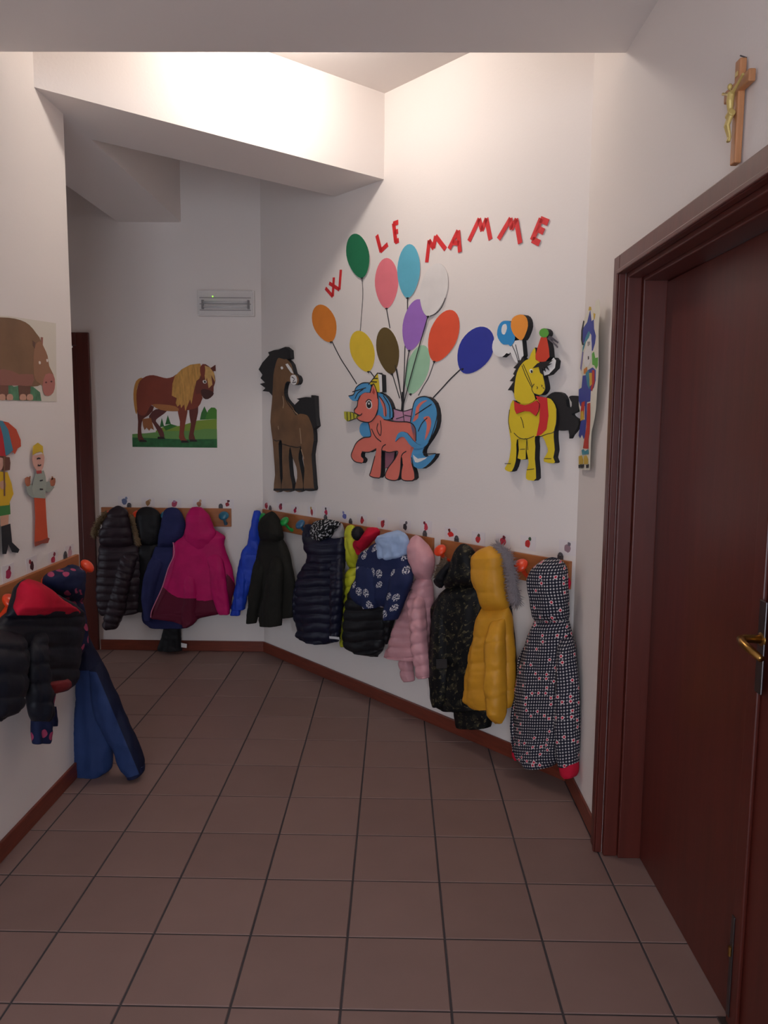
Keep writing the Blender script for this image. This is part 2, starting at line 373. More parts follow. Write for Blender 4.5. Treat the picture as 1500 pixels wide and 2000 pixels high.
PAPER = mat('paper', (228, 220, 215), .8, bump=.1, bscale=20); FOAM = mat('black_foam_edge', (30, 30, 33), .8, bump=.3, bscale=120)
INK = mat('ink_line', (40, 38, 42), .7)
# ---- letters "W LE MAMME"
LET = [('W', [[(182,452),(221,497)], [(221,497),(227,394)], [(202,425),(257,460)], [(257,460),(265,352)]], 'red card letter W below the green paper balloon'),
       ('L', [[(460,165),(483,254)], [(480,252),(519,214)]], 'red card letter L next to the green balloon'),
       ('E', [[(551,99),(563,203)], [(549,104),(576,94)], [(555,152),(575,143)], [(560,201),(579,192)]], 'red card letter E above the light blue balloon'),
       ('M', [[(731,312),(745,192)], [(743,194),(769,236)], [(767,236),(780,168)], [(779,170),(833,241)]], 'red card letter M above the white balloon'),
       ('A', [[(852,239),(901,140)], [(901,140),(911,257)], [(872,205),(907,208)]], 'red card letter A between two letters M'),
       ('M', [[(960,197),(1017,75)], [(1014,77),(1032,140)], [(1029,140),(1056,74)], [(1054,74),(1077,189)]], 'red card letter M, tallest of the three, right after the A'),
       ('M', [[(1120,186),(1187,73)], [(1184,74),(1192,132)], [(1189,132),(1219,77)], [(1215,77),(1238,209)]], 'tilted red card letter M just before the final E'),
       ('E', [[(1352,74),(1303,192)], [(1347,78),(1390,96)], [(1330,128),(1366,146)], [(1304,189),(1343,208)]], 'red card letter E at the right end of the lettering')]
LW = {'W': .020, 'E': .025}
for i, (ch, ln, lb) in enumerate(LET):
    d = .006 if i in (4, 6, 7) else .003
    o = strokes('letter_'+ch.lower(), 'D', 'T', ln, d, .027 if i == 7 else LW.get(ch, .024), RED, None, th=.002, origin=base_of('D', 'T', *ln[0][1], .002))
    tag(o, lb, 'letter', 'red letters on the diagonal wall')
# ---- paper balloons with drawn strings
def egg(T_, K_, w_, n=30):
    ax, ay = T_[0]-K_[0], T_[1]-K_[1]; L = math.hypot(ax, ay); ux, uy = ax/L, ay/L; vx, vy = -uy, ux; pts = []
    for i in range(n):
        a = 2*math.pi*i/n; t = .5+.5*math.cos(a)
        wd = w_*math.sin(a)*(1.0 if t > .55 else 1.0-.20*((.55-t)/.55)**1.5)*1.02
        pts.append((K_[0]+ux*L*t+vx*wd, K_[1]+uy*L*t+vy*wd))
    return pts
BAL = [('green', (20,110,72), (338,157), (380,397), 61, [(380,397),(385,480),(379,580),(371,684)], 'dark green paper balloon, highest on the diagonal wall', .010),
       ('pink', (228,120,132), (515,288), (513,562), 63, [(513,562),(532,670)], 'pink paper balloon left of the light blue one', .002),
       ('light_blue', (92,172,196), (640,213), (627,505), 61, [(627,505),(626,600),(613,780),(610,900),(600,1090)], 'light blue paper balloon beneath the letters LE', .006),
       ('white', (224,219,216), (800,318), (738,605), 72, [(738,605),(690,770),(640,950),(606,1080)], 'white paper balloon under the letter M', .007),
       ('orange', (222,130,44), (143,543), (212,744), 62, [(216,738),(262,830),(310,905),(352,972)], 'orange paper balloon farthest left, below the letter W', .004),
       ('yellow', (226,192,52), (352,684), (415,905), 64, [(425,905),(448,936),(470,968)], 'yellow paper balloon above the unicorn horn', .003),
       ('brown', (92,74,34), (500,665), (542,918), 60, [(545,918),(565,985),(585,1050)], 'olive brown paper balloon above the unicorn neck', .0025),
       ('purple', (156,108,192), (693,512), (636,790), 62, [(636,790),(622,880),(600,1090)], 'purple paper balloon half hidden by the white one', .003),
       ('pale_green', (160,204,170), (717,762), (643,1026), 60, None, 'pale mint paper balloon lowest in the bunch', .0015),
       ('vermilion', (226,84,52), (872,572), (772,850), 76, [(772,850),(742,935),(712,985),(686,1035)], 'vermilion red paper balloon right of the purple one', .004),
       ('navy', (38,50,150), (1085,672), (925,890), 96, [(922,886),(860,945),(810,1000),(765,1048)], 'deep blue paper balloon beside the yellow horse', .003)]
for i, (nm, col, T_, K_, w_, st, lb, d) in enumerate(BAL):
    t = thing('paper_balloon', base_of('D', 'T', *K_), lb, 'balloon', 'paper balloons on the diagonal wall')
    pts = egg(T_, K_, w_)
    if nm == 'navy': pts = egg((1060, 668), (930, 912), 90)
    m_ = mat('card_'+nm, col, .7, var=.06, vscale=9)
    ctr = sz(*cpx('T', (T_[0]+K_[0])/2, (T_[1]+K_[1])/2), 'D', d)
    cut('balloon_card', 'D', 'T', pts, d, .0012, m_, PAPER if nm != 'white' else m_, t, sm=1)
    kx, ky = K_
    strokes('knot', 'D', 'T', [[(kx-7, ky+2), (kx+7, ky)], [(kx-2, ky-3), (kx+2, ky+9)]], d+.0015, .006, INK, t, sm=1)
    if st: strokes('string', 'D', 'T', [st], .0085 if nm in ('white', 'purple') else .0022, .0065 if nm not in ('green', 'vermilion') else .004, INK, t)
t0_ = [o for o in COL.objects if o.name.startswith('paper_balloon')]
strokes('string', 'D', 'T', [[(560, 870), (572, 930), (584, 990), (600, 1085)]], .0038, .006, INK, t0_[1])
strokes('string', 'D', 'T', [[(748, 604), (780, 590), (812, 556), (832, 505)]], .0092, .004, INK, t0_[3])
# ---- bay horse cut-out
FT = .030
BAY = mat('bay_brown', (112, 80, 52), .6, var=.3, vscale=7)
bay = thing('horse_cutout', base_of('D', 'H', 340, 1195), 'brown foam horse cut-out with black mane, standing', 'wall figure', 'foam animals on the diagonal wall')
cut('mane', 'D', 'H', [(240,160),(290,140),(322,165),(327,225),(300,235),(262,222),(240,240),(222,300),(215,420),(200,505),(170,470),(122,464),(143,442),(103,412),(140,402),(108,370),(122,345),(94,305),(122,255),(172,200),(163,180),(205,165)], FT-.001, FT-.001, BLACK, FOAM, bay, 1)
cut('tail', 'D', 'H', [(350,572),(392,532),(372,520),(440,508),(478,515),(480,494),(506,500),(512,650),(521,720),(492,745),(455,690),(425,640),(380,640)], FT-.001, FT-.001, BLACK, FOAM, bay, 1)
cut('body', 'D', 'H', [(245,215),(300,232),(335,270),(352,335),(378,352),(390,385),(376,415),(340,418),(322,396),(300,396),(286,425),(280,480),(292,520),(322,556),(350,590),(372,636),(400,630),(450,642),(472,682),(492,742),(497,830),(482,930),(490,1050),(497,1150),(496,1192),(430,1192),(424,1130),(430,1050),(420,960),(404,872),(394,900),(386,960),(410,1080),(418,1192),(358,1192),(376,1100),(370,1020),(342,950),(325,872),(315,950),(325,1080),(342,1192),(262,1192),(270,1100),(266,960),(266,850),(255,822),(240,850),(245,960),(250,1080),(258,1192),(204,1192),(214,1080),(206,950),(196,820),(180,690),(190,560),(198,440),(202,350),(220,262)], FT, FT, BAY, FOAM, bay, 2)
cut('forelock', 'D', 'H', [(236,218),(240,160),(290,142),(320,168),(322,220),(285,232)], FT+.0014, .001, BLACK, None, bay, 1)
cut('blaze', 'D', 'H', [(290,268),(306,262),(334,300),(350,338),(332,330),(310,300)], FT+.0012, .0009, WHITE, None, bay, 1)
cut('muzzle', 'D', 'H', [(330,352),(360,346),(376,380),(366,414),(340,416),(327,392)], FT+.0012, .0009, WHITE, None, bay, 2)
cut('eye', 'D', 'H', [(255,290),(266,284),(274,298),(262,306)], FT+.0012, .0009, WHITE, None, bay, 2)
strokes('outline', 'D', 'H', [[(335,360),(355,375),(345,395)], [(340,404),(368,398)], [(290,420),(284,480),(300,540),(335,590),(370,640)], [(204,820),(225,830),(255,822)], [(262,850),(300,862),(330,872)], [(404,870),(370,878),(330,868)]], FT+.002, .005, BLACK, bay)
strokes('highlight', 'D', 'H', [[(270,500),(278,550),(272,590)], [(340,600),(380,635)], [(395,735),(402,800),(405,850)], [(236,720),(240,745)], [(405,890),(425,960)]], FT+.0012, .007, mat('tan_highlight', (168, 140, 112), .6), bay, .0009)
for x0, x1 in ((204, 258), (262, 342), (358, 418), (430, 496)):
    cut('hoof', 'D', 'H', [(x0, 1178), (x1, 1178), (x1+2, 1194), (x0-2, 1194)], FT+.0013, .001, BLACK, None, bay, 1)
# ---- salmon unicorn cut-out with a party horn (plain generic stand-in)
SAL = paint('salmon', (222, 116, 100), var=.05); SKY = paint('sky_blue', (76, 150, 200), var=.06); YEL = paint('yellow', (222, 196, 48)); LILAC = paint('lilac', (196, 140, 170))
uni = thing('unicorn_cutout', base_of('D', 'H', 1060, 1120), 'salmon pink foam unicorn cut-out with blue mane and tail', 'wall figure', 'foam animals on the diagonal wall')
U0 = .030
cut('wing', 'D', 'H', [(1070,590),(1150,612),(1225,590),(1225,700),(1080,690)], .016, .016, LILAC, FOAM, uni, 1)
cut('far_leg', 'D', 'H', [(1020,910),(1090,908),(1085,960),(1050,1020),(1020,1030)], .016, .016, mat('rose_shadow', (150, 92, 108), .6), FOAM, uni, 1)
tail = cut('tail', 'D', 'H', [(1205,690),(1222,640),(1228,560),(1262,514),(1325,506),(1380,550),(1402,640),(1392,730),(1352,810),(1310,870),(1296,915),(1320,948),(1392,922),(1352,985),(1290,1032),(1240,1022),(1214,985),(1205,900),(1225,800)], U0, U0, SKY, FOAM, uni, 2)
cut('tail_streak', 'D', 'H', [(1222,690),(1240,640),(1250,580),(1290,540),(1330,532),(1300,552),(1270,590),(1262,660)], U0+.0012, .0009, SAL, None, tail, 2)
cut('tail_streak', 'D', 'H', [(1300,660),(1340,648),(1358,690),(1345,760),(1310,825),(1325,740),(1322,690)], U0+.0012, .0009, SAL, None, tail, 2)
cut('tail_streak', 'D', 'H', [(1225,930),(1260,960),(1330,948),(1280,980),(1240,985)], U0+.0012, .0009, WHITE, None, tail, 2)
cut('mane', 'D', 'H', [(950,480),(1000,486),(1042,525),(1068,585),(1074,655),(1040,672),(1000,668),(960,650),(945,560)], U0-.002, U0-.002, SKY, FOAM, uni, 2)
cut('mane', 'D', 'H', [(865,690),(905,690),(925,760),(912,798),(862,802),(834,762),(838,712)], U0-.002, U0-.002, SKY, FOAM, uni, 2)
cut('body', 'D', 'H', [(895,670),(908,740),(914,796),(860,806),(812,840),(786,890),(771,940),(798,980),(850,992),(862,962),(844,944),(852,908),(902,912),(955,886),(945,940),(916,1050),(908,1085),(958,1100),(987,1086),(992,1000),(996,900),(1050,914),(1112,906),(1092,960),(1040,1030),(1020,1092),(1060,1117),(1112,1112),(1132,1040),(1140,938),(1150,1000),(1138,1060),(1144,1112),(1200,1122),(1237,1100),(1226,1040),(1210,980),(1216,920),(1246,830),(1242,740),(1200,694),(1100,688),(1010,672),(975,640)], U0, U0, SAL, FOAM, uni, 2)
head = cut('head', 'D', 'H', [(936,412),(958,465),(968,520),(966,600),(945,655),(905,692),(868,688),(836,682),(812,668),(812,652),(826,640),(800,626),(794,600),(814,575),(824,530),(838,498),(872,474),(910,478),(918,440)], U0+.003, .012, SAL, FOAM, uni, 2)
cut('forelock', 'D', 'H', [(752,500),(790,488),(806,440),(852,406),(902,404),(918,440),(910,474),(872,474),(838,498),(822,530),(784,536)], U0+.005, .022, SKY, FOAM, uni, 2)
cut('mane_streak', 'D', 'H', [(975,500),(1010,540),(1030,600),(1028,650),(1010,640),(1005,590)], U0, .0012, SAL, None, uni, 2)
horn = cut('horn', 'D', 'H', [(898,418),(966,330),(976,400),(982,474),(960,470),(930,414)], U0+.004, .034, YEL, FOAM, uni, 1)
cut('horn_side', 'D', 'H', [(968,336),(996,346),(1000,470),(976,474)], U0+.0035, .03, WHITE, FOAM, horn, 1)
cut('party_horn', 'D', 'H', [(719,614),(762,617),(830,640),(828,654),(742,686),(722,664)], U0+.004, .016, paint('lime_yellow', (186, 180, 50)), FOAM, uni, 1)
cut('tail_curl', 'D', 'H', [(1095,836),(1106,790),(1136,762),(1182,772),(1226,826),(1280,862),(1342,832),(1300,880),(1240,884),(1196,852),(1160,802),(1124,806)], U0+.0035, .004, SKY, FOAM, uni, 2)
cut('eye_white', 'D', 'H', [(880,555),(898,532),(918,540),(925,575),(910,595),(888,588)], U0+.0042, .001, WHITE, None, head, 2)
cut('iris', 'D', 'H', [(885,560),(898,538),(912,545),(918,575),(905,590),(890,582)], U0+.0052, .001, BLACK, None, head, 2)
cut('eye_glint', 'D', 'H', [(896,552),(904,548),(907,560),(899,564)], U0+.0062, .001, WHITE, None, head, 2)
cut('inner_ear', 'D', 'H', [(934,440),(944,470),(940,490),(926,476)], U0+.0042, .001, paint('deep_salmon', (176, 70, 62)), None, head, 1)
strokes('outline', 'D', 'H', [dict(p=[(752,500),(790,488),(806,440),(852,406),(902,404)]), dict(p=[(838,498),(822,530),(814,575),(794,600),(800,626),(826,640),(812,654),(836,682),(905,692),(945,655),(966,600)]), dict(p=[(815,640),(840,640),(850,628)]), dict(p=[(878,545),(897,526),(920,535)]), dict(p=[(910,478),(918,440),(936,412),(958,465),(966,520)]), [(898,418),(966,330)], [(915,395),(960,398)], [(935,370),(966,372)], [(740,618),(744,684)], [(765,620),(768,676)], [(790,628),(792,668)], [(780,470),(830,455),(880,440)], [(800,520),(820,480),(860,450)]], U0+.0062, .0055, INK, uni, .0008)
strokes('outline', 'D', 'H', [[(896,690),(908,740),(914,796),(860,806),(812,840),(786,890),(771,940),(798,980),(850,992)], [(850,908),(902,912),(955,886)], [(945,940),(916,1050),(908,1085),(958,1100),(987,1086),(994,960),(998,880),(1025,855)], [(996,900),(1050,914),(1112,906),(1092,960),(1040,1030),(1020,1092),(1060,1117),(1112,1112),(1132,1040),(1140,938),(1175,905)], [(1150,1000),(1138,1060),(1144,1112),(1200,1122),(1237,1100),(1214,950)], [(1010,672),(1100,688),(1200,694),(1242,740),(1246,830)], [(985,680),(992,740),(985,790),(960,745),(968,700)], [(920,740),(950,800),(990,835)], [(1205,690),(1228,560),(1262,514),(1325,506),(1380,550),(1402,640),(1352,810),(1296,915),(1392,922)], [(1240,640),(1300,600),(1360,560)], [(1262,760),(1290,700),(1330,660)], [(975,500),(1015,560),(1025,650)], [(1005,495),(1050,570),(1055,660)]], U0+.0015, .0055, INK, uni, .0008)
strokes('wing_lines', 'D', 'H', [[(1150,612),(1160,690)], [(1075,592),(1150,612),(1225,592)], [(1160,640),(1210,650)], [(1160,650),(1100,668)]], .0175, .004, INK, uni, .0008)
strokes('string_bundle', 'D', 'H', [dict(p=[(1150,470),(1150,540),(1145,612)], w=.02), [(1105,300),(1128,440),(1145,560)]], .004, .006, INK, uni)
# ---- yellow horse cut-out in a party hat
HY = paint('horse_yellow', (222, 194, 34), var=.04); ORG_ = paint('orange', (232, 146, 52)); BLU = paint('balloon_blue', (40, 138, 200)); HAT = paint('hat_red', (206, 62, 38)); GRN = paint('green', (88, 160, 56))
yh = thing('horse_cutout', base_of('D', 'Y', 650, 1575), 'yellow foam horse cut-out wearing a red party hat and bow tie', 'wall figure', 'foam animals on the diagonal wall')
Y0 = .034
cut('tail', 'D', 'Y', [(770,930),(800,880),(850,856),(905,866),(938,915),(946,975),(980,985),(985,940),(962,900),(990,886),(1050,898),(1056,960),(1036,1010),(985,1034),(1005,1062),(1040,1088),(1030,1150),(985,1205),(966,1236),(960,1170),(900,1172),(840,1150),(800,1050)], .024, .024, BLACK, FOAM, yh, 2)
cut('balloon', 'D', 'Y', [(340,470),(358,420),(400,395),(470,430),(500,470),(480,545),(455,540),(420,572),(370,560),(342,520)], Y0-.004, .03, WHITE, FOAM, yh, 2)
cut('balloon_stick', 'D', 'Y', [(470,500),(520,440),(582,430),(594,560),(550,625),(520,610)], Y0-.003, .03, WHITE, FOAM, yh, 1)
bb = cut('balloon', 'D', 'Y', [(448,276),(486,284),(508,330),(524,400),(518,445),(488,485),(470,470),(430,470),(398,440),(378,390),(388,325),(415,286)], Y0-.001, .03, BLU, FOAM, yh, 2)
cut('glint', 'D', 'Y', [(425,312),(450,304),(458,340),(440,388),(418,380),(414,345)], Y0, .001, WHITE, None, bb, 2)
cut('balloon', 'D', 'Y', [(540,232),(590,228),(622,260),(630,320),(612,380),(584,432),(550,425),(512,385),(490,325),(500,262)], Y0+.002, .036, ORG_, FOAM, yh, 2)
cut('mane', 'D', 'Y', [(600,590),(580,566),(570,600),(548,598),(545,625),(510,660),(532,668),(508,712),(520,720),(480,768),(512,772),(465,842),(500,845),(520,875),(560,780),(600,680)], Y0-.003, .03, BLACK, FOAM, yh, 1)
cut('far_leg', 'D', 'Y', [(548,1230),(618,1235),(612,1350),(612,1402),(580,1408),(545,1396),(556,1330)], Y0-.006, .028, HY, FOAM, yh, 1)
yb = cut('body', 'D', 'Y', [(505,925),(560,950),(690,920),(790,905),(832,932),(862,1000),(860,1100),(840,1180),(842,1260),(848,1330),(836,1390),(850,1425),(830,1437),(765,1426),(760,1398),(792,1340),(780,1290),(748,1222),(688,1218),(690,1300),(686,1400),(696,1560),(650,1576),(614,1560),(620,1490),(636,1430),(620,1340),(620,1240),(600,1236),(540,1244),(536,1330),(530,1420),(500,1500),(462,1500),(440,1478),(470,1430),(486,1350),(492,1270),(480,1190),(470,1100),(480,1000)], Y0, Y0, HY, FOAM, yh, 2)
cut('ear', 'D', 'Y', [(838,576),(858,600),(850,660),(800,712),(762,724),(752,690),(790,640)], Y0, Y0, WHITE, FOAM, yh, 1)
yhd = cut('head', 'D', 'Y', [(686,494),(692,545),(692,592),(720,608),(740,650),(752,720),(766,780),(771,830),(748,870),(720,882),(676,868),(690,915),(640,950),(570,946),(524,912),(518,850),(524,780),(540,700),(570,640),(608,600),(640,585),(652,548)], Y0+.003, Y0, HY, FOAM, yh, 2)
cut('blanket', 'D', 'Y', [(692,888),(785,904),(796,1050),(780,1160),(735,1205),(698,1216),(722,1100),(726,1000),(718,940)], Y0+.0015, .001, RED, None, yh, 1)
cut('bow_tie', 'D', 'Y', [(516,930),(560,955),(602,965),(650,952),(700,925),(722,955),(716,1010),(692,1052),(645,1016),(600,1012),(570,1022),(535,1034),(520,1000)], Y0+.006, .004, RED, FOAM, yh, 1)
hat = cut('party_hat', 'D', 'Y', [(735,410),(782,410),(800,500),(806,570),(772,610),(722,612),(694,590),(690,560),(712,480)], Y0+.006, .036, HAT, FOAM, yh, 1)
cut('hat_pompom', 'D', 'Y', [(760+40*math.cos(a*.5236), 376+38*math.sin(a*.5236)) for a in range(12)], Y0+.008, .03, GRN, FOAM, hat, 1)
cut('forelock', 'D', 'Y', [(668,662),(706,624),(745,612),(800,604),(830,598),(790,630),(822,625),(784,648),(802,682),(764,652),(772,692),(744,662),(758,724),(728,700),(716,652)], Y0+.0072, .003, BLACK, None, yh, 1)
cut('eye_white', 'D', 'Y', [(640,680),(655,668),(670,682),(664,702),(648,700)], Y0+.0045, .001, WHITE, None, yhd, 2)
cut('pupil', 'D', 'Y', [(652,680),(664,680),(666,698),(654,700)], Y0+.0055, .001, BLACK, None, yhd, 2)
strokes('outline', 'D', 'Y', [[(580,640),(610,720),(660,820)], [(590,630),(630,720),(665,812)], [(676,868),(660,830),(680,790)], [(700,812),(708,822),(700,832)], [(738,800),(745,806),(740,815)], [(750,820),(762,830)], [(765,780),(771,830),(748,870),(720,882),(676,868)], [(752,720),(766,780)]], Y0+.0045, .003, INK, yhd, .0008)
strokes('outline', 'D', 'Y', [[(570,1060),(585,1100),(595,1150)], [(515,1190),(560,1230),(620,1238),(680,1215)], [(620,1240),(628,1330)], [(440,1440),(490,1440)], [(620,1490),(680,1482)], [(760,1398),(820,1400)], [(565,1325),(605,1322)], [(480,1000),(470,1100),(492,1190)], [(862,1000),(860,1100),(840,1180),(780,1200),(720,1225)]], Y0+.0012, .003, INK, yh, .0008)
strokes('hat_streamer', 'D', 'Y', [[(795,410),(835,430),(876,456)], [(790,418),(840,460),(872,495)], [(800,405),(830,420),(860,445)]], Y0+.004, .007, mat('streamer', (90, 84, 92), .6), hat, .0008)
strokes('balloon_string', 'D', 'Y', [[(500,475),(530,545),(550,612)], [(528,470),(545,545),(560,605)]], Y0-.001, .003, INK, yh, .0008)
# ---- horse poster on the back wall (two sheets)
PB = lambda nm, col, **k: mat('print_'+nm, col, .75, **k)
po = thing('poster', base_of('B', 'P', 715, 1395), 'printed poster of a chestnut pony with blond mane on grass', 'poster')
sh = cut('sheet', 'B', 'P', [(368,700),(1058,702),(1056,1032),(372,1026)], .0012, .0011, PAPER, None, po, 1)
cut('sheet', 'B', 'P', [(372,1028),(1056,1034),(1060,1396),(370,1388)], .0012, .0011, PAPER, None, po, 1)
def pr(nm, pts, col, lay, sm=2, **k): return cut(nm, 'B', 'P', pts, .0012+.0005*lay, .0004, PB(nm+'_%d_%d_%d' % col, col, **k), None, po, sm)
pr('far_hill', [(560,1255),(640,1215),(720,1218),(760,1216),(900,1172),(1056,1160),(1056,1262),(560,1270)], (122, 148, 52), 1, 1)
pr('near_hill', [(368,1282),(480,1276),(640,1258),(860,1256),(960,1240),(1057,1242),(1059,1394),(370,1387)], (98, 142, 74), 2, 1)
pr('grass', [(368,1310),(600,1318),(800,1326),(1058,1322),(1059,1394),(370,1387)], (38, 96, 52), 3, 1, var=.25, vscale=30)
pr('fir_tree', [(955,1056),(985,1120),(990,1164),(918,1166),(930,1110)], (52, 110, 44), 1.5, 1)
pr('bush', [(985,1090),(1010,1066),(1040,1068),(1056,1085),(1056,1160),(960,1164)], (70, 128, 44), 1.8, 1)
pr('fir_tree', [(657,1128),(682,1200),(636,1206)], (40, 100, 44), 1.5, 1)
pr('fir_tree', [(608,1150),(628,1222),(592,1226)], (40, 100, 44), 1.5, 1)
pr('bush', [(620,1220),(680,1200),(735,1216),(640,1255)], (52, 112, 42), 1.8, 1)
CH = (128, 58, 40); CHD = (96, 42, 32); TAN = (186, 128, 58)
pr('tail', [(440,824),(400,850),(380,920),(378,1000),(390,1090),(404,1120),(412,1050),(404,960),(415,880),(452,838)], TAN, 3)
pr('far_leg', [(560,1080),(660,1085),(580,1150),(560,1180),(610,1240),(628,1290),(622,1318),(598,1310),(580,1270),(540,1200),(505,1150),(515,1120)], (92, 44, 40), 4)
pr('far_leg', [(830,1080),(905,1060),(890,1170),(868,1280),(882,1330),(835,1330),(828,1300),(845,1200)], CHD, 4)
pr('near_leg', [(415,1020),(545,1060),(500,1130),(455,1160),(440,1230),(448,1300),(468,1335),(425,1340),(412,1300),(415,1180)], CHD, 5)
pr('tail', [(450,1160),(520,1150),(545,1250),(520,1235),(505,1255),(485,1230),(468,1250),(455,1215)], (150, 92, 52), 5.5, 1)
pr('near_leg', [(735,1060),(815,1060),(806,1160),(788,1270),(800,1320),(816,1340),(768,1340),(748,1310),(750,1290),(756,1180)], CH, 6)
pr('body', [(412,900),(430,850),(480,812),(540,803),(600,818),(650,828),(700,815),(745,790),(800,840),(930,960),(932,1010),(905,1060),(850,1082),(760,1096),(640,1094),(560,1070),(525,1045),(500,1080),(470,1130),(420,1120),(405,1040),(402,960)], CH, 6.5, var=.14, vscale=5)
pr('belly', [(530,1042),(600,1040),(720,1056),(745,1094),(640,1094),(570,1074)], (168, 108, 60), 7)
pr('neck', [(740,790),(820,740),(900,720),(950,800),(932,960),(925,1010),(860,1020),(760,960)], CH, 7.2)
pr('head', [(940,712),(990,730),(1030,775),(1045,850),(1030,900),(1026,960),(985,998),(948,990),(918,950),(890,960),(880,900),(905,790)], (112, 54, 40), 8)
pr('muzzle', [(925,930),(960,915),(1026,940),(1024,968),(985,998),(948,990)], (70, 36, 32), 8.5)
pr('ear', [(1045,718),(1048,770),(1020,772),(1005,745)], CHD, 7.8, 1)
pr('mane', [(715,810),(770,755),(840,718),(920,708),(940,760),(915,830),(890,850),(870,930),(850,1040),(838,1000),(800,1096),(790,1040),(765,1072),(760,1040),(735,1060),(722,1030),(730,990),(690,970),(696,870)], (196, 146, 74), 9, 1, var=.22, vscale=18, stretch=(6, 6, 1))
pr('forelock', [(945,720),(1000,740),(1035,790),(1042,860),(1010,800),(1020,880),(990,910),(975,820),(965,870),(955,790)], (206, 162, 96), 9.5, 1, var=.2, vscale=20)
pr('ear', [(950,712),(962,760),(950,830),(925,800),(920,740)], CH, 10, 2)
pr('eye_white', [(942,846),(966,844),(974,860),(962,872),(945,866)], (220, 214, 205), 10.2, 2)
pr('pupil', [(952,850),(964,850),(966,864),(955,866)], (30, 18, 16), 10.8, 2)
for x, y in ((428, 1335), (768, 1340), (838, 1332), (575, 1310)):
    pr('hoof', [(x, y-6), (x+50, y-4), (x+62, y+12), (x-2, y+12)], (38, 24, 22), 11, 1)
# ---- paper clown on the right wall beside the door
CLP = mat('clown_paper', (226, 222, 206), .8)
cl = thing('paper_figure', base_of('R', 'K', 265, 1935), 'tall narrow paper clown in blue hat between corner and door', 'wall figure')
ZT = onwall(*cpx('K', 480, 80), 'R', .006).z
curl = lambda s, z: max(0, .022*(z-1.05)) + .03*(s+3.33)
def kc(nm, pts, col, lay, sm=1): return cut(nm, 'R', 'K', pts, .006+.0005*lay, .0006 if lay else .001, col, None, cl, sm, curl=curl)
kc('sheet', [(440,100),(480,78),(494,110),(488,240),(470,420),(466,640),(462,860),(440,1060),(422,1260),(400,1380),(360,1520),(345,1680),(330,1935),(200,1932),(186,1880),(192,1790),(235,1730),(262,1620),(200,1590),(215,1470),(235,1380),(208,1240),(206,1070),(250,900),(236,880),(226,800),(250,680),(246,560),(255,420),(282,320),(350,180),(380,160),(420,220)], CLP, 0)
CB = paint('clown_blue', (52, 66, 150)); CR_ = paint('clown_red', (190, 52, 44)); CY = paint('clown_yellow', (206, 172, 60)); CTL = paint('clown_teal', (62, 138, 158)); CG = paint('clown_green', (92, 170, 70))
kc('hat', [(372,196),(386,320),(414,300),(416,400),(438,480),(425,560),(395,640),(378,640),(382,470),(352,430),(318,470),(290,540),(266,580),(262,480),(282,390),(330,330)], CB, 1)
kc('hat_brim', [(282,312),(296,318),(272,430),(268,540),(290,580),(262,578),(248,520),(254,420)], BLACK, 2)
kc('hat_tip', [(360,160),(384,164),(384,200),(350,204)], CY, 2); kc('hat_tip', [(412,230),(436,240),(424,300),(414,300)], CY, 2)
kc('hair', [(345,428),(365,440),(350,500),(310,540),(285,610),(262,660),(270,600),(310,490)], CTL, 2)
kc('hair', [(262,650),(276,650),(262,760),(244,860),(232,830),(248,740)], mat('clown_lilac', (128, 120, 170), .7), 2)
kc('face', [(330,520),(376,480),(382,640),(372,700),(360,770),(330,810),(290,800),(276,720),(290,650),(315,600)], WHITE, 2, 2)
kc('eye', [(332,700),(344,698),(346,730),(332,738)], BLACK, 3); kc('eye', [(334,540),(342,540),(340,590),(334,590)], BLACK, 3); kc('eye', [(354,540),(360,540),(358,580),(354,580)], BLACK, 3)
kc('bow', [(385,670),(410,650),(424,720),(460,712),(456,800),(434,840),(412,800),(386,790)], CG, 2)
kc('coat', [(262,910),(298,905),(330,850),(390,820),(428,850),(424,960),(400,1040),(360,1080),(352,1190),(310,1200),(300,1400),(280,1560),(262,1600),(240,1550),(216,1590),(198,1560),(230,1400),(280,1390),(284,1240),(226,1242),(206,1180),(210,1060),(245,1040)], CB, 1.5)
kc('collar', [(300,880),(340,850),(350,950),(345,1060),(318,1010)], CTL, 3); kc('collar', [(345,880),(378,880),(380,1000),(350,1030)], CY, 3); kc('collar', [(382,850),(412,850),(412,980),(376,1080),(360,1050),(380,1000)], CR_, 3); kc('collar', [(278,840),(318,815),(322,850),(300,890),(275,890)], mat('clown_orange', (206, 132, 62), .7), 3)
kc('trousers', [(316,1212),(352,1205),(348,1380),(336,1535),(322,1600),(320,1705),(250,1700),(272,1590),(296,1480)], CR_, 3)
kc('hand', [(244,1200),(284,1185),(272,1290),(268,1380),(222,1405),(228,1300)], CR_, 3); kc('cuff', [(232,1300),(262,1290),(268,1380),(222,1402)], CY, 4)
kc('bow', [(232,1720),(256,1706),(276,1730),(318,1708),(322,1760),(280,1764),(240,1770)], CTL, 4)
for a in (0, 70): kc('shoe', [(195+a*.9, 1785),(232+a*.9, 1775),(250+a*.9, 1820),(246+a*.9, 1870),(196+a*.9, 1872)], CY, 4)
for a in (190, 224, 286): kc('sole', [(a, 1880), (a+36, 1872), (a+30, 1910), (a, 1914)], BLACK, 5)
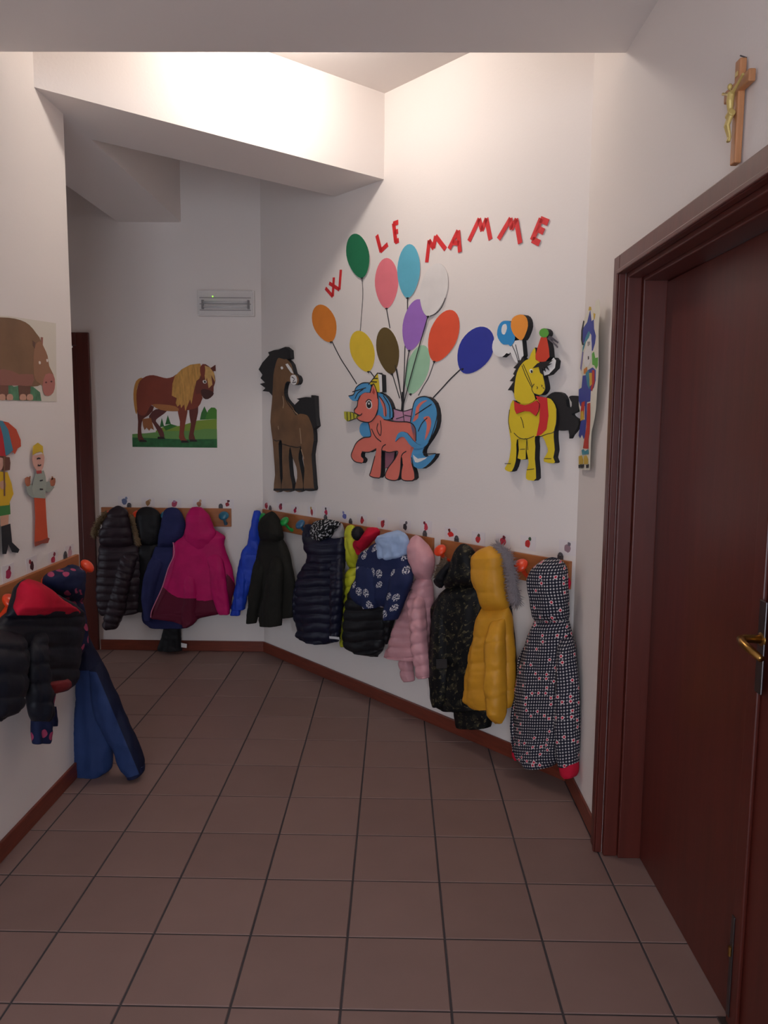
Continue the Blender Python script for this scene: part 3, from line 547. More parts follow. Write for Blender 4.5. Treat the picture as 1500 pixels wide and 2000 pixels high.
# ---- left wall: hippo poster, girl with umbrella, boy
def lq(par, nm, pts, col, lay, sm=2, d0=.0015, **k): return cut(nm, 'L', 'Q', pts, d0+.0005*lay, .0005, mat('left_%s_%d_%d_%d' % (nm, *col), col, .75, **k), None, par, sm)
hp = thing('poster', base_of('L', 'Q', 200, 752), 'printed poster of a brown hippopotamus on cream paper', 'poster')
lq(hp, 'sheet', [(-330,130),(60,138),(405,190),(410,758),(60,748),(-330,740)], (214, 206, 192), 0, 1)
lq(hp, 'grass', [(-330,640),(30,600),(100,650),(150,640),(240,650),(290,690),(300,752),(60,746),(-330,738)], (78, 124, 92), 1, 1, var=.3, vscale=30)
lq(hp, 'leg', [(-60,560),(60,600),(62,742),(-60,740)], (116, 76, 62), 2, 1); lq(hp, 'leg', [(125,540),(225,540),(218,748),(140,746)], (104, 70, 56), 2.5, 1)
lq(hp, 'body', [(-330,420),(-300,260),(-200,180),(-80,150),(60,150),(150,168),(212,202),(262,262),(298,325),(270,420),(260,560),(300,632),(230,648),(140,640),(40,640),(-100,630),(-260,600)], (124, 92, 66), 3, 2, var=.2, vscale=4)
lq(hp, 'belly', [(-200,600),(20,520),(140,560),(240,560),(230,640),(140,640),(40,640),(-100,630)], (142, 92, 80), 3.5)
lq(hp, 'head', [(292,322),(320,368),(345,428),(356,500),(386,560),(399,630),(386,692),(350,716),(320,702),(306,642),(266,612),(247,560),(244,430),(258,345)], (146, 104, 78), 4)
lq(hp, 'muzzle', [(330,560),(386,562),(399,630),(386,692),(350,716),(320,702),(308,645)], (172, 108, 98), 4.5)
lq(hp, 'ear', [(296,290),(312,292),(310,345),(296,330)], (150, 100, 84), 3.2, 1); lq(hp, 'ear', [(236,315),(256,330),(252,372),(240,352)], (96, 66, 54), 5, 1)
lq(hp, 'eye', [(282,465),(294,468),(294,486),(283,484)], (220, 210, 200), 5, 2); lq(hp, 'eye', [(336,450),(348,452),(346,470),(338,468)], (220, 210, 200), 5, 2)
for x, y in ((334, 618), (372, 612)): lq(hp, 'nostril', [(x-8, y), (x, y-7), (x+8, y), (x, y+7)], (90, 46, 44), 5, 2)
for x in (0, 55, 150, 200): lq(hp, 'toe', [(x, 706), (x+34, 706), (x+38, 744), (x-4, 744)], (196, 150, 128), 5, 2)
gl = thing('paper_figure', base_of('L', 'Q', 20, 1862), 'paper girl in yellow raincoat under a striped umbrella, cut off by frame', 'wall figure')
def gq(nm, pts, col, lay, sm=1): return lq(gl, nm, pts, col, lay, sm, d0=.008)
gq('umbrella', [(-170,1110),(-160,1030),(-120,950),(-60,905),(0,893),(60,908),(118,958),(150,1035),(152,1082),(128,1095),(108,1138),(92,1118),(62,1140),(40,1156),(-10,1148),(-60,1150),(-120,1140)], (190, 72, 44), 0)
gq('umbrella_stripe', [(-10,893),(20,897),(60,960),(95,1110),(62,1140),(40,1150),(20,1000)], (66, 128, 150), 1); gq('umbrella_stripe', [(-40,905),(-10,893),(20,1000),(42,1152),(-10,1148),(-40,1140)], (186, 34, 44), 1.5)
gq('hair', [(-70,1160),(0,1150),(70,1160),(76,1200),(72,1252),(40,1256),(-60,1250)], (104, 62, 50), 0)
gq('face', [(-50,1170),(20,1165),(24,1220),(0,1262),(-40,1255)], (206, 156, 140), 1, 2)
gq('coat', [(-80,1275),(-20,1262),(55,1268),(84,1350),(98,1425),(72,1480),(68,1505),(-60,1520),(-110,1450)], (214, 172, 30), 1)
gq('skirt', [(-60,1512),(72,1492),(76,1572),(-60,1596)], (62, 124, 60), .5); gq('leg', [(4,1580),(64,1570),(60,1650),(6,1660)], (206, 156, 130), .2); gq('leg', [(-50,1580),(-6,1580),(-8,1660),(-50,1660)], (206, 156, 130), .2)
gq('boot', [(10,1660),(75,1640),(88,1775),(142,1828),(130,1852),(88,1846),(62,1790),(46,1860),(18,1860)], (26, 28, 34), 1); gq('boot', [(-56,1660),(-4,1655),(-4,1862),(-60,1862)], (26, 28, 34), 1)
strokes('umbrella_handle', 'L', 'Q', [[(30, 1150), (32, 1300), (34, 1440)]], .0105, .010, mat('wood_handle', (120, 84, 60), .6), gl); gq('hand', [(0,1340),(34,1330),(44,1372),(10,1392)], (196, 150, 120), 4, 2)
by = thing('paper_figure', base_of('L', 'Q', 300, 1800), 'paper boy in grey shirt and orange trousers, thumbs up', 'wall figure')
def bq(nm, pts, col, lay, sm=1): return lq(by, nm, pts, col, lay, sm, d0=.010)
bq('trousers', [(248,1450),(328,1450),(336,1600),(346,1740),(360,1748),(348,1780),(306,1784),(254,1806),(250,1780),(256,1600)], (200, 76, 40), 0)
bq('trouser_hem', [(254,1772),(300,1762),(346,1742),(360,1748),(348,1780),(306,1784),(254,1806)], (148, 70, 54), 1)
bq('arm', [(330,1340),(372,1342),(392,1378),(356,1412),(326,1400)], (148, 156, 146), .5, 2); bq('arm', [(195,1360),(220,1352),(245,1390),(250,1450),(215,1440),(194,1400)], (148, 156, 146), .5, 2)
bq('shirt', [(262,1272),(316,1254),(330,1300),(336,1352),(326,1458),(244,1452),(232,1380),(248,1310)], (160, 168, 156), 1)
bq('face', [(238,1140),(314,1130),(319,1200),(300,1256),(266,1254),(240,1212)], (214, 164, 148), 1, 2)
bq('hair', [(236,1145),(240,1080),(274,1054),(310,1080),(314,1148),(290,1118),(262,1128)], (210, 176, 44), 2)
bq('headband', [(240,1146),(270,1130),(300,1122),(315,1140),(300,1136),(262,1146)], (216, 206, 196), 2.6); bq('bow_tie', [(262,1258),(300,1254),(302,1276),(268,1280)], (176, 70, 66), 3)
for pts in ([(180,1312),(216,1304),(218,1362),(190,1366)], [(366,1314),(400,1312),(396,1362),(368,1366)]): bq('hand', pts, (168, 100, 72), 2, 2)
for pts in ([(214,1296),(222,1296),(220,1320),(212,1320)], [(374,1298),(384,1298),(382,1322),(372,1322)]): bq('thumb', pts, (168, 100, 72), 2)
strokes('outline', 'L', 'Q', [[(268,1172),(280,1166),(294,1170)], [(275,1215),(285,1220),(298,1214)], [(290,1330),(310,1326)], [(290,1390),(312,1392)]], .0128, .005, INK, by)
# ================================================================ coat racks, pegs, cards
RZ0, RZ1, RD = .866, .989, .018
M_RACK = mat('rack_wood', (166, 102, 58), .5, var=.12, vscale=5, stretch=(1, 1, 10))
M_TAB = mat('bracket_grey', (74, 70, 74), .5)
PEGC = {'orange': (226, 66, 26), 'green': (30, 150, 66), 'teal': (38, 104, 130), 'blue': (44, 92, 128)}
def rack(wall, s0, s1, label, tabs):
    o_ = w3((s0+s1)/2, RZ0, wall, 0); t = thing('coat_rack', o_, label, 'coat rack', 'wooden peg rails')
    b = MB(); b.wbox(wall, s0, s1, .001, RD, RZ0, RZ1); b.build('board', M_RACK, t, bevel=.002)
    for (px, py) in tabs:
        s, z = sz(px, py, wall, .006); b = MB()
        b.wbox(wall, s-.014, s+.014, .001, .006, RZ1-.004, RZ1+.018); b.ball(w3(s, RZ1+.018, wall, .0035), (WALLS[wall][1]*.014, Vector((0, 0, .014)), WALLS[wall][2]*.003), 12, 6)
        k = b.build('hanging_tab', M_TAB, t)
        b = MB(); b.ball(w3(s, RZ1+.016, wall, .007), (WALLS[wall][1]*.005, Vector((0, 0, .005)), WALLS[wall][2]*.002), 8, 4); b.build('screw', M_STEEL, k)
    return t
def peg(rk, wall, s, col):
    m_ = mat('peg_'+col, PEGC[col], .35, coat=.2); u, n = WALLS[wall][1], WALLS[wall][2]; z = Vector((0, 0, 1))
    p = lambda d, zz: w3(s, zz, wall, d)
    b = MB(); b.tube([p(RD, .888), p(RD+.004, .888), p(RD+.012, .892), p(RD+.03, .905), p(RD+.05, .928), p(RD+.058, .942)], [.013, .013, .010, .009, .011, .015], 12)
    ax = (n*.74 + z*.67).normalized(); v = ax.cross(u)
    b.ball(p(RD+.06, .948), (u*.034, v*.034, ax*.0185), 20, 12)
    k = b.build('peg', m_, rk, smooth=True); return k
s_of = lambda px, py, wall, d=RD: sz(px, py, wall, d)[0]
rkA = rack('B', -1.985, -1.106, 'wooden peg rail on the back wall under the pony poster', [(252, 987), (431, 990)])
rkB = rack('D', s_of(512, 1000, 'D'), s_of(844, 1060, 'D'), 'wooden peg rail on the diagonal wall from the far corner', [(527, 994), (635, 1010), (684, 1017), (829, 1040)])
rkC = rack('D', s_of(860, 1070, 'D'), s_of(1113, 1100, 'D'), 'wooden peg rail on the diagonal wall nearest the door', [(891, 1052), (1094, 1080)])
rkL = rack('L', 2.36, 3.39, 'wooden peg rail on the left wall below the paper figures', [(129, 1087)])
for s in (-1.90, -1.72, -1.53, -1.35): peg(rkA, 'B', s, 'orange' if s < -1.6 else 'teal')
peg(rkA, 'B', s_of(441, 1025, 'B'), 'teal')
SB = [s_of(571, 1038, 'D'), s_of(602, 1042, 'D'), s_of(526, 1030, 'D'), s_of(640, 1030, 'D'), s_of(700, 1050, 'D'), s_of(770, 1060, 'D'), s_of(822, 1060, 'D')]
for s, c_ in zip(SB, ('green', 'blue', 'green', 'blue', 'orange', 'orange', 'orange')): peg(rkB, 'D', s, c_)
SC = [s_of(876, 1090, 'D'), s_of(920, 1090, 'D'), s_of(968, 1100, 'D'), s_of(1034, 1112, 'D'), s_of(1085, 1120, 'D')]
for s in SC: peg(rkC, 'D', s, 'orange')
for s in (s_of(152, 1105, 'L')-.045, 3.18, 2.95, s_of(-6, 1180, 'L')-.02): peg(rkL, 'L', s, 'orange')
# picture name cards above the rails: clear card with a small printed motif
M_CARD = mat('card_film', (224, 216, 216), .5)
def blob(px, py, w_, h_, n=10, seed=0):
    r = random.Random(seed); return [(px+w_*math.cos(2*math.pi*i/n)*r.uniform(.75, 1.1), py+h_*math.sin(2*math.pi*i/n)*r.uniform(.75, 1.1)) for i in range(n)]
CARDS = [('B', (243, 978), (96, 106, 140), (120, 130, 160), 'pale blue', 'above the plum coat'), ('B', (289, 981), (150, 110, 70), (180, 150, 120), 'tan', 'above the black coat'), ('B', (341, 983), (170, 60, 90), (170, 120, 150), 'pink', 'above the navy coat'),
         ('B', (389, 983), (170, 110, 80), (190, 150, 120), 'beige', 'above the magenta coat'), ('B', (444, 984), (150, 30, 40), (90, 30, 36), 'dark red', 'above the teal peg'),
         ('D', (520, 987), (170, 36, 60), (200, 120, 130), 'faint red', 'above the royal blue coat'), ('D', (548, 989), (150, 30, 60), (90, 40, 50), 'pear shaped', 'above the dark olive coat'), ('D', (576, 996), (180, 24, 70), (120, 20, 50), 'crimson', 'above the green peg'),
         ('D', (609, 999), (160, 50, 60), (170, 140, 70), 'red and ochre', 'above the blue peg'), ('D', (637, 999), (190, 30, 70), (60, 50, 60), 'slender crimson', 'above the patterned hood'), ('D', (673, 1007), (96, 100, 170), (130, 130, 180), 'violet blue', 'above the lime coat'),
         ('D', (707, 1015), (180, 40, 56), (120, 30, 40), 'red figure', 'above the red beanie'), ('D', (747, 1022), (180, 30, 46), (130, 20, 34), 'red berry', 'above the light blue hood'), ('D', (791, 1027), (50, 46, 56), (90, 84, 92), 'black and white', 'left of the pink coat'),
         ('D', (832, 1028), (190, 50, 70), (120, 30, 46), 'narrow red', 'above the pink coat'), ('D', (880, 1042), (206, 40, 36), (110, 40, 36), 'bright red apple', 'right of the gap between the rails'), ('D', (934, 1051), (190, 44, 48), (90, 60, 50), 'red fruit', 'above the yellow coat'),
         ('D', (982, 1056), (186, 44, 66), (110, 30, 46), 'red teddy', 'above the fur trim'), ('D', (1031, 1060), (190, 44, 44), (60, 84, 56), 'red strawberry', 'above the orange peg'), ('D', (1108, 1069), (150, 120, 130), (110, 100, 110), 'pale grey', 'in the corner by the door'),
         ('L', (16, 1119), (170, 40, 84), (120, 30, 60), 'pink star', 'nearest the frame edge on the left wall'), ('L', (62, 1103), (70, 34, 40), (150, 40, 50), 'black and red', 'on the left wall under the boot'), ('L', (104, 1091), (176, 40, 72), (130, 30, 56), 'double red', 'on the left wall under the orange trousers'), ('L', (136, 1078), (190, 150, 160), (170, 130, 140), 'faint pink', 'at the end of the left wall')]
for i, (wall, (px, py), c1, c2, lk, wh) in enumerate(CARDS):
    t = thing('name_card', onwall(px, py+14, wall, 0), 'small clear picture card with %s motif %s' % (lk, wh), 'card', 'picture name cards')
    d = .0012; s, z = sz(px, py, wall, d); hw, hh = .044, .034
    b = MB(); b.wbox(wall, s-hw, s+hw, .0003, d, z-hh, z+hh*.9); b.build('film', M_CARD, t)
    r = random.Random(i)
    def lblob(sx, zz, w_, h_, lay, nm, col):
        pts = [(s+sx+w_*math.cos(2*math.pi*k/10)*r.uniform(.7, 1.1), z+zz+h_*math.sin(2*math.pi*k/10)*r.uniform(.7, 1.1)) for k in range(10)]
        V = [w3(a, q, wall, d+lay) for a, q in pts] + [w3(a, q, wall, d+lay-.0004) for a, q in pts]
        F = [tuple(range(10))] + [(k, (k+1) % 10, 10+(k+1) % 10, 10+k) for k in range(10)]
        mk(nm, V, F, mat('motif_%d_%d_%d' % col, col, .6), t)
    lblob(0, -.004, .023*r.uniform(.65, 1), .021*r.uniform(.7, 1.15), .0006, 'motif', c1); lblob(r.uniform(-.016, .016), r.uniform(.010, .020), .010, .010, .0009, 'motif_top', c2)
# ================================================================ coats
def attr_mix(m, c2, rough2=None):
    """second fabric where the 'mask' attribute is positive (colour blocking sewn into the coat)"""
    nt = m.node_tree; b = nt.nodes['Principled BSDF']; a = nt.nodes.new('ShaderNodeAttribute'); a.attribute_name = 'mask'
    g = nt.nodes.new('ShaderNodeMath'); g.operation = 'GREATER_THAN'; g.inputs[1].default_value = 0; nt.links.new(a.outputs['Fac'], g.inputs[0])
    mx = nt.nodes.new('ShaderNodeMix'); mx.data_type = 'RGBA'; nt.links.new(g.outputs[0], mx.inputs[0])
    bc = b.inputs['Base Color']
    if bc.is_linked: nt.links.new(bc.links[0].from_socket, mx.inputs[6])
    else: mx.inputs[6].default_value = bc.default_value
    mx.inputs[7].default_value = (*lin(c2), 1); nt.links.new(mx.outputs[2], bc); return m
def fabric(name, col, rough=.8, sheen=0, var=.1, bump=.25, bscale=45): return mat('fabric_'+name, col, rough, bump=bump, bscale=bscale, var=var, vscale=14, sheen=sheen, spec=.2)
def shell(name, col, rough=.48, var=.08): return mat('shell_'+name, col, rough, bump=.3, bscale=30, var=var, vscale=12, spec=.3)
def pattern(name, build, rough=.75):
    m = bpy.data.materials.new('pattern_'+name); m.use_nodes = True; nt = m.node_tree; b = nt.nodes['Principled BSDF']
    b.inputs['Roughness'].default_value = rough; b.inputs['Specular IOR Level'].default_value = .2; uv = nt.nodes.new('ShaderNodeUVMap'); uv.uv_map = 'uv'
    N = lambda t: nt.nodes.new('ShaderNode'+t); L = nt.links.new
    L(build(nt, N, L, uv.outputs[0]), b.inputs['Base Color']); return m
def rgbmix(N, L, fac, a, b_):
    mx = N('Mix'); mx.data_type = 'RGBA'
    for k, v in ((0, fac), (6, a), (7, b_)):
        if isinstance(v, tuple): mx.inputs[k].default_value = (*lin(v), 1)
        else: L(v, mx.inputs[k])
    return mx.outputs[2]
def mth(N, L, op, a, b_=None):
    q = N('Math'); q.operation = op
    for k, v in ((0, a), (1, b_)):
        if v is None: continue
        if isinstance(v, (int, float)): q.inputs[k].default_value = v
        else: L(v, q.inputs[k])
    return q.outputs[0]
def voro(N, L, uv, scale, rnd=1, feature='F1'):
    v = N('TexVoronoi'); v.inputs['Scale'].default_value = scale; v.inputs['Randomness'].default_value = rnd; v.voronoi_dimensions = '2D'; L(uv, v.inputs['Vector']); return v
def nz(N, L, uv, scale, det=3):
    v = N('TexNoise'); v.inputs['Scale'].default_value = scale; v.inputs['Detail'].default_value = det; L(uv, v.inputs['Vector']); return v.outputs['Fac']
def p_check(nt, N, L, uv):
    sp = N('SeparateXYZ'); L(uv, sp.inputs[0]); P_ = 74
    fx = mth(N, L, 'FRACT', mth(N, L, 'MULTIPLY', sp.outputs[0], P_)); fy = mth(N, L, 'FRACT', mth(N, L, 'MULTIPLY', sp.outputs[1], P_))
    a = mth(N, L, 'GREATER_THAN', fx, .55); b_ = mth(N, L, 'GREATER_THAN', fy, .55); k = mth(N, L, 'MULTIPLY', mth(N, L, 'ADD', a, b_), .5)
    base = rgbmix(N, L, mth(N, L, 'GREATER_THAN', k, .75), rgbmix(N, L, mth(N, L, 'GREATER_THAN', k, .25), (20, 21, 36), (48, 48, 62)), (196, 191, 188))
    v = voro(N, L, uv, 30, .8); wh = mth(N, L, 'LESS_THAN', v.outputs['Distance'], .24); rd = mth(N, L, 'LESS_THAN', v.outputs['Distance'], .15)
    sel = mth(N, L, 'GREATER_THAN', N('SeparateColor').outputs[0], 2)
    s2 = N('SeparateColor'); L(v.outputs['Color'], s2.inputs[0]); on = mth(N, L, 'GREATER_THAN', s2.outputs[0], .55)
    c_ = rgbmix(N, L, mth(N, L, 'MULTIPLY', wh, on), base, (228, 205, 205)); return rgbmix(N, L, mth(N, L, 'MULTIPLY', rd, on), c_, (196, 34, 60))
def p_floral(nt, N, L, uv):
    v = voro(N, L, uv, 13, .7); n = nz(N, L, uv, 120, 2); s2 = N('SeparateColor'); L(v.outputs['Color'], s2.inputs[0])
    on = mth(N, L, 'GREATER_THAN', s2.outputs[0], .38); f = mth(N, L, 'MULTIPLY', mth(N, L, 'MULTIPLY', mth(N, L, 'LESS_THAN', v.outputs['Distance'], .30), mth(N, L, 'GREATER_THAN', n, .50)), on)
    return rgbmix(N, L, f, rgbmix(N, L, nz(N, L, uv, 9), (26, 34, 66), (38, 48, 88)), (206, 204, 206))
def p_camo(nt, N, L, uv):
    n = nz(N, L, uv, 26, 3); n2 = nz(N, L, uv, 60, 2)
    c_ = rgbmix(N, L, mth(N, L, 'GREATER_THAN', n, .56), (15, 15, 17), (40, 37, 28)); return rgbmix(N, L, mth(N, L, 'MULTIPLY', mth(N, L, 'GREATER_THAN', n2, .60), mth(N, L, 'GREATER_THAN', n, .47)), c_, (80, 74, 52))
def p_print(nt, N, L, uv):
    v = voro(N, L, uv, 120, 1); n = nz(N, L, uv, 62, 1); return rgbmix(N, L, mth(N, L, 'GREATER_THAN', n, .56), (20, 22, 24), (180, 180, 182))
def p_dots(nt, N, L, uv):
    v = voro(N, L, uv, 15, .8); s2 = N('SeparateColor'); L(v.outputs['Color'], s2.inputs[0])
    return rgbmix(N, L, mth(N, L, 'MULTIPLY', mth(N, L, 'LESS_THAN', v.outputs['Distance'], .24), mth(N, L, 'GREATER_THAN', s2.outputs[0], .4)), rgbmix(N, L, nz(N, L, uv, 12), (22, 28, 58), (30, 40, 76)), (166, 66, 100))
P_CHECK = pattern('houndstooth', p_check); P_FLORAL = pattern('floral', p_floral); P_CAMO = pattern('camouflage', p_camo, .55); P_PRINT = pattern('hood_print', p_print); P_DOTS = pattern('dots', p_dots)

def cat1(v, i, t):
    g = lambda k: v[max(0, min(len(v)-1, k))]
    p0, p1, p2, p3 = g(i-1), g(i), g(i+1), g(i+2)
    return [.5*(2*b_ + (c_-a)*t + (2*a-5*b_+4*c_-e_)*t*t + (3*b_-a-3*c_+e_)*t**3) for a, b_, c_, e_ in zip(p0, p1, p2, p3)]
def soft(name, wall, crop, rows, d, th, m_, parent, nr=44, nc=36, top='round', bot='hem', fold=.013, fw_=.05, quilt=0, qa=.011, seed=0, mask=None, sq=.85, dmin=.004, blend=.05):
    """a hanging cloth volume: rows are traced left and right edges (y, xl, xr) or (xl, yl, xr, yr); d its middle distance from the wall, th half its thickness"""
    R_ = []; n_ = len(rows)
    for i, r in enumerate(rows):
        xl, yl, xr, yr = (r[1], r[0], r[2], r[0]) if len(r) == 3 else r
        di = d[0]+(d[1]-d[0])*i/(n_-1) if isinstance(d, (tuple, list)) else d
        ti = th[0]+(th[1]-th[0])*i/(n_-1) if isinstance(th, (tuple, list)) else th
        a, b_ = cpx(crop, xl, yl), cpx(crop, xr, yr)
        s0_, z0_ = sz(*a, wall, di); s1_, z1_ = sz(*b_, wall, di)
        rr = ray((a[0]+b_[0])/2, (a[1]+b_[1])/2); u, n = WALLS[wall][1], WALLS[wall][2]; cot = abs(rr.dot(u)/rr.dot(n))
        ha = math.hypot(s1_-s0_, z1_-z0_)/2; ti = min(ti, .72*ha/max(cot, .15))
        w_ = math.sqrt(max(ha*ha-(ti*cot)**2, (.4*ha)**2)); k = w_/max(ha, 1e-5)
        cs, cz = (s0_+s1_)/2, (z0_+z1_)/2
        R_.append((cs-(cs-s0_)*k, cz-(cz-z0_)*k, cs+(s1_-cs)*k, cz+(z1_-cz)*k, di, ti, rr.dot(u)/rr.dot(n), rr.z/rr.dot(n)))
    if quilt: nr = max(nr, int(sum(math.hypot((a[0]+a[2]-b_[0]-b_[2])/2, (a[1]+a[3]-b_[1]-b_[3])/2) for a, b_ in zip(R_, R_[1:]))/.0045))
    V, UV, F, A = [], [], [], []
    rings = []; L = 0; prev = None; rnd = random.Random(seed); ph = rnd.uniform(0, 99)
    for i in range(nr):
        f = i/(nr-1)*(n_-1); k = min(int(f), n_-2); s0_, z0_, s1_, z1_, di, ti, ks, kz = cat1(R_, k, f-k); dd = 0
        q = (s0_+s1_)/2, (z0_+z1_)/2
        if prev: L += math.hypot(q[0]-prev[0], q[1]-prev[1])
        prev = q; g_ = i/(nr-1)
        if blend and 'sleeve' in name and top == 'round': dd = -blend*(1-min(1, g_/.4))**2     # the sleeve grows out of the shoulder
        if blend and 'hood' in name and 'lin' not in name: dd = -blend*max(0, (g_-.6)/.4)**2   # the hood sinks into the neck
        di += dd; s0_ += dd*ks; s1_ += dd*ks; z0_ += dd*kz; z1_ += dd*kz
        rings.append((s0_, z0_, s1_, z1_, di, ti, L))
    Lt = rings[-1][6] or .1
    def ring(s0_, z0_, s1_, z1_, di, ti, l, sc_=1, dz=0, amp=1):
        cs, cz = (s0_+s1_)/2, (z0_+z1_)/2; hs, hz = (s1_-s0_)/2, (z1_-z0_)/2; hw = math.hypot(hs, hz) or 1e-4
        e_ = .03
        tp = 1.0
        if top == 'round': tp = min(1, math.sqrt(max(0, min(1, (l+.004)/.055)))) if l < .055 else 1
        if bot == 'round' and Lt-l < .05: tp = min(tp, math.sqrt(max(.02, (Lt-l)/.05)))
        for j in range(nc):
            an = 2*math.pi*j/nc; c_, s_ = math.cos(an), math.sin(an)
            c2 = math.copysign(abs(c_)**sq, c_); s2 = math.copysign(abs(s_)**sq, s_)
            sl = cs+hs*c2; zl = cz+hz*c2
            nn_ = noise.noise(Vector((sl/fw_+ph, zl/(fw_*4.5), s2*.8+ph))) + .5*noise.noise(Vector((sl/fw_*2.1, zl/(fw_*3)+ph, ph)))
            nn_ += .35*noise.noise(Vector((sl/.018+zl/.05, zl/.03, ph)))
            dp = fold*amp*nn_*(.25+min(1, l/.12)*.75)
            if quilt: dp += qa*((abs(math.sin(math.pi*(l+.012*noise.noise(Vector((sl*9, zl*3, ph))))/quilt)))**.55-.8)
            fr = 1+dp/max(hw, .02)*.7
            ds_ = ti*tp*s2*sc_ + (dp if s_ > 0 else dp*.3)*abs(s2)
            V.append(w3(cs+hs*c2*fr*sc_, zl*1+(cz-zl)*(1-sc_)+dz, wall, max(dmin, di+ds_))); UV.append((0, l))
            A.append(0)
    for r in rings: ring(*r)
    nring = nr; fold_uv = True
    if bot == 'hem':
        r = rings[-1]; ring(*r, sc_=.9, dz=-.003, amp=.9); ring(*r, sc_=.84, dz=.02, amp=.9); nring += 2
    for i in range(nring):            # arc-length coordinates round the ring, measured from the front middle
        f0 = nc//4
        for sg in (1, -1):
            u_ = 0; pv = V[i*nc+f0]
            for k in range(1, nc//2+1):
                ii = i*nc+(f0+sg*k) % nc; u_ += (V[ii]-pv).length; pv = V[ii]; UV[ii] = (sg*u_, UV[ii][1])
    for i in range(nring-1):
        for j in range(nc):
            a, b_ = i*nc+j, i*nc+(j+1) % nc; F.append((a, b_, b_+nc, a+nc))
    for base, rv in ((0, False), ((nring-1)*nc, True)):
        c_ = sum((V[base+j] for j in range(nc)), Vector())/nc
        if base == 0 and top == 'round': c_.z += .004
        V.append(c_); UV.append(UV[base]); A.append(0); k = len(V)-1
        for j in range(nc): F.append((k, base+(j+1) % nc, base+j) if not rv else (k, base+j, base+(j+1) % nc))
    o_att = None
    if mask:
        o_att = []
        for v in V:
            rel = v-CAM; zc = rel.dot(fw); px, py = 750+F_PX*rel.dot(RT)/zc, 1000-F_PX*rel.dot(UP)/zc
            o = CR[crop]; o_att.append(mask((px-o[0])/o[2], (py-o[1])/o[2]))
    return mk(name, V, F, m_, parent, None, True, None, UV, o_att)
def polyl(pts):
    """mask helper: positive below the polyline (crop coordinates)"""
    def f(x, y):
        for (x0, y0), (x1, y1) in zip(pts, pts[1:]):
            if x0 <= x <= x1: return y-(y0+(y1-y0)*(x-x0)/(x1-x0+1e-6))
        return y-(pts[0][1] if x < pts[0][0] else pts[-1][1])
    return f
def fur(name, wall, crop, path, d, rad, m_, parent, n=260, ln=.022, seed=1):
    """fur trim: a soft roll along the path with hair tufts"""
    p = smooth_open([(*sz(*cpx(crop, x, y), wall, d), 0) for x, y in path], 5); P3 = [w3(a[0], a[1], wall, d) for a in p]
    b = MB(); b.tube(P3, [rad*.55]+[rad]*(len(P3)-2)+[rad*.55], 10); r = random.Random(seed)
    for k in range(n):
        q = r.choice(range(len(P3)-1)); c_ = P3[q].lerp(P3[q+1], r.random()); v = Vector((r.gauss(0, 1), r.gauss(0, 1), r.gauss(0, 1)-.3)).normalized()
        if v.dot(WALLS[wall][2]) < -.3: v = -v
        t = v.orthogonal().normalized()*.0038; a = c_+v*rad*.7; tip = c_+v*(rad+ln*r.uniform(.5, 1.1)); tip.z -= .006; u = v.cross(t)
        b.add([a+t, a-t*.5+u*.86, a-t*.5-u*.86, tip], [(0, 1, 3), (1, 2, 3), (2, 0, 3)])
    o = b.build(name, m_, parent, smooth=True); o['kind'] = 'stuff'; return o
def coat(name, wall, crop, x, y, label, cat='jacket', group=None):
    p = onwall(*cpx(crop, x, y), wall, .06); return thing(name, p, label, cat, group)
GA = 'coats on the back wall rail'; GB = 'coats on the far diagonal rail'; GC = 'coats on the near diagonal rail'; GL = 'coats on the left wall rail'
FURT = mat('fur_tan', (128, 106, 78), .9); FURG = mat('fur_grey', (150, 138, 140), .9); FURB = mat('fur_brown', (106, 88, 72), .9)
# ---- back wall
PLUM = shell('plum', (46, 35, 43)); BLK = shell('black', (17, 17, 21), .6); NAVY = fabric('navy', (38, 42, 84)); MAG = attr_mix(fabric('magenta', (176, 20, 92), .6), (88, 18, 42)); MAGP = fabric('magenta_plain', (176, 20, 92), .6)
j = coat('jacket', 'B', 'B', 520, 1080, 'black coat squeezed between plum and navy coats', 'jacket', GA)
soft('body', 'B', 'B', [(500,430,620),(600,430,600),(750,420,600),(900,400,600),(1000,370,600),(1070,340,600)], .07, .04, BLK, j, seed=3)
soft('hood', 'B', 'B', [(180,470,560),(205,440,600),(250,415,635),(310,408,645),(400,415,640),(480,440,625),(540,450,600)], .075, .045, BLK, j, bot='round', seed=4)
j = coat('jacket', 'B', 'B', 700, 1210, 'plain navy coat hanging partly behind the magenta one', 'jacket', GA)
soft('body', 'B', 'B', [(520,590,780),(580,565,820),(650,540,850),(730,505,880),(820,478,900),(950,468,920),(1080,478,940),(1170,490,935),(1212,530,880)], .09, .045, NAVY, j, seed=5)
soft('sleeve', 'B', 'B', [(570,575,670),(680,520,650),(800,480,610),(950,470,580),(1080,480,570),(1150,490,570)], .125, .035, NAVY, j, seed=6)
soft('hood', 'B', 'B', [(185,690,770),(205,664,795),(250,648,822),(310,638,848),(360,630,850),(430,614,832),(480,606,800),(540,592,760)], .10, .05, NAVY, j, bot='round', seed=7)
j = coat('puffer_jacket', 'B', 'B', 270, 1180, 'dark plum puffer with tan fur hood, farthest left on back wall', 'jacket', GA)
soft('body', 'B', 'B', [(500,105,440),(600,96,458),(700,90,468),(800,82,470),(900,76,468),(1000,78,465),(1070,100,460),(1095,125,430)], .085, .05, PLUM, j, quilt=.055, seed=8)
soft('sleeve', 'B', 'B', [(900,78,175),(1000,82,190),(1060,100,190),(1105,118,180)], .09, .035, PLUM, j, quilt=.055, seed=9)
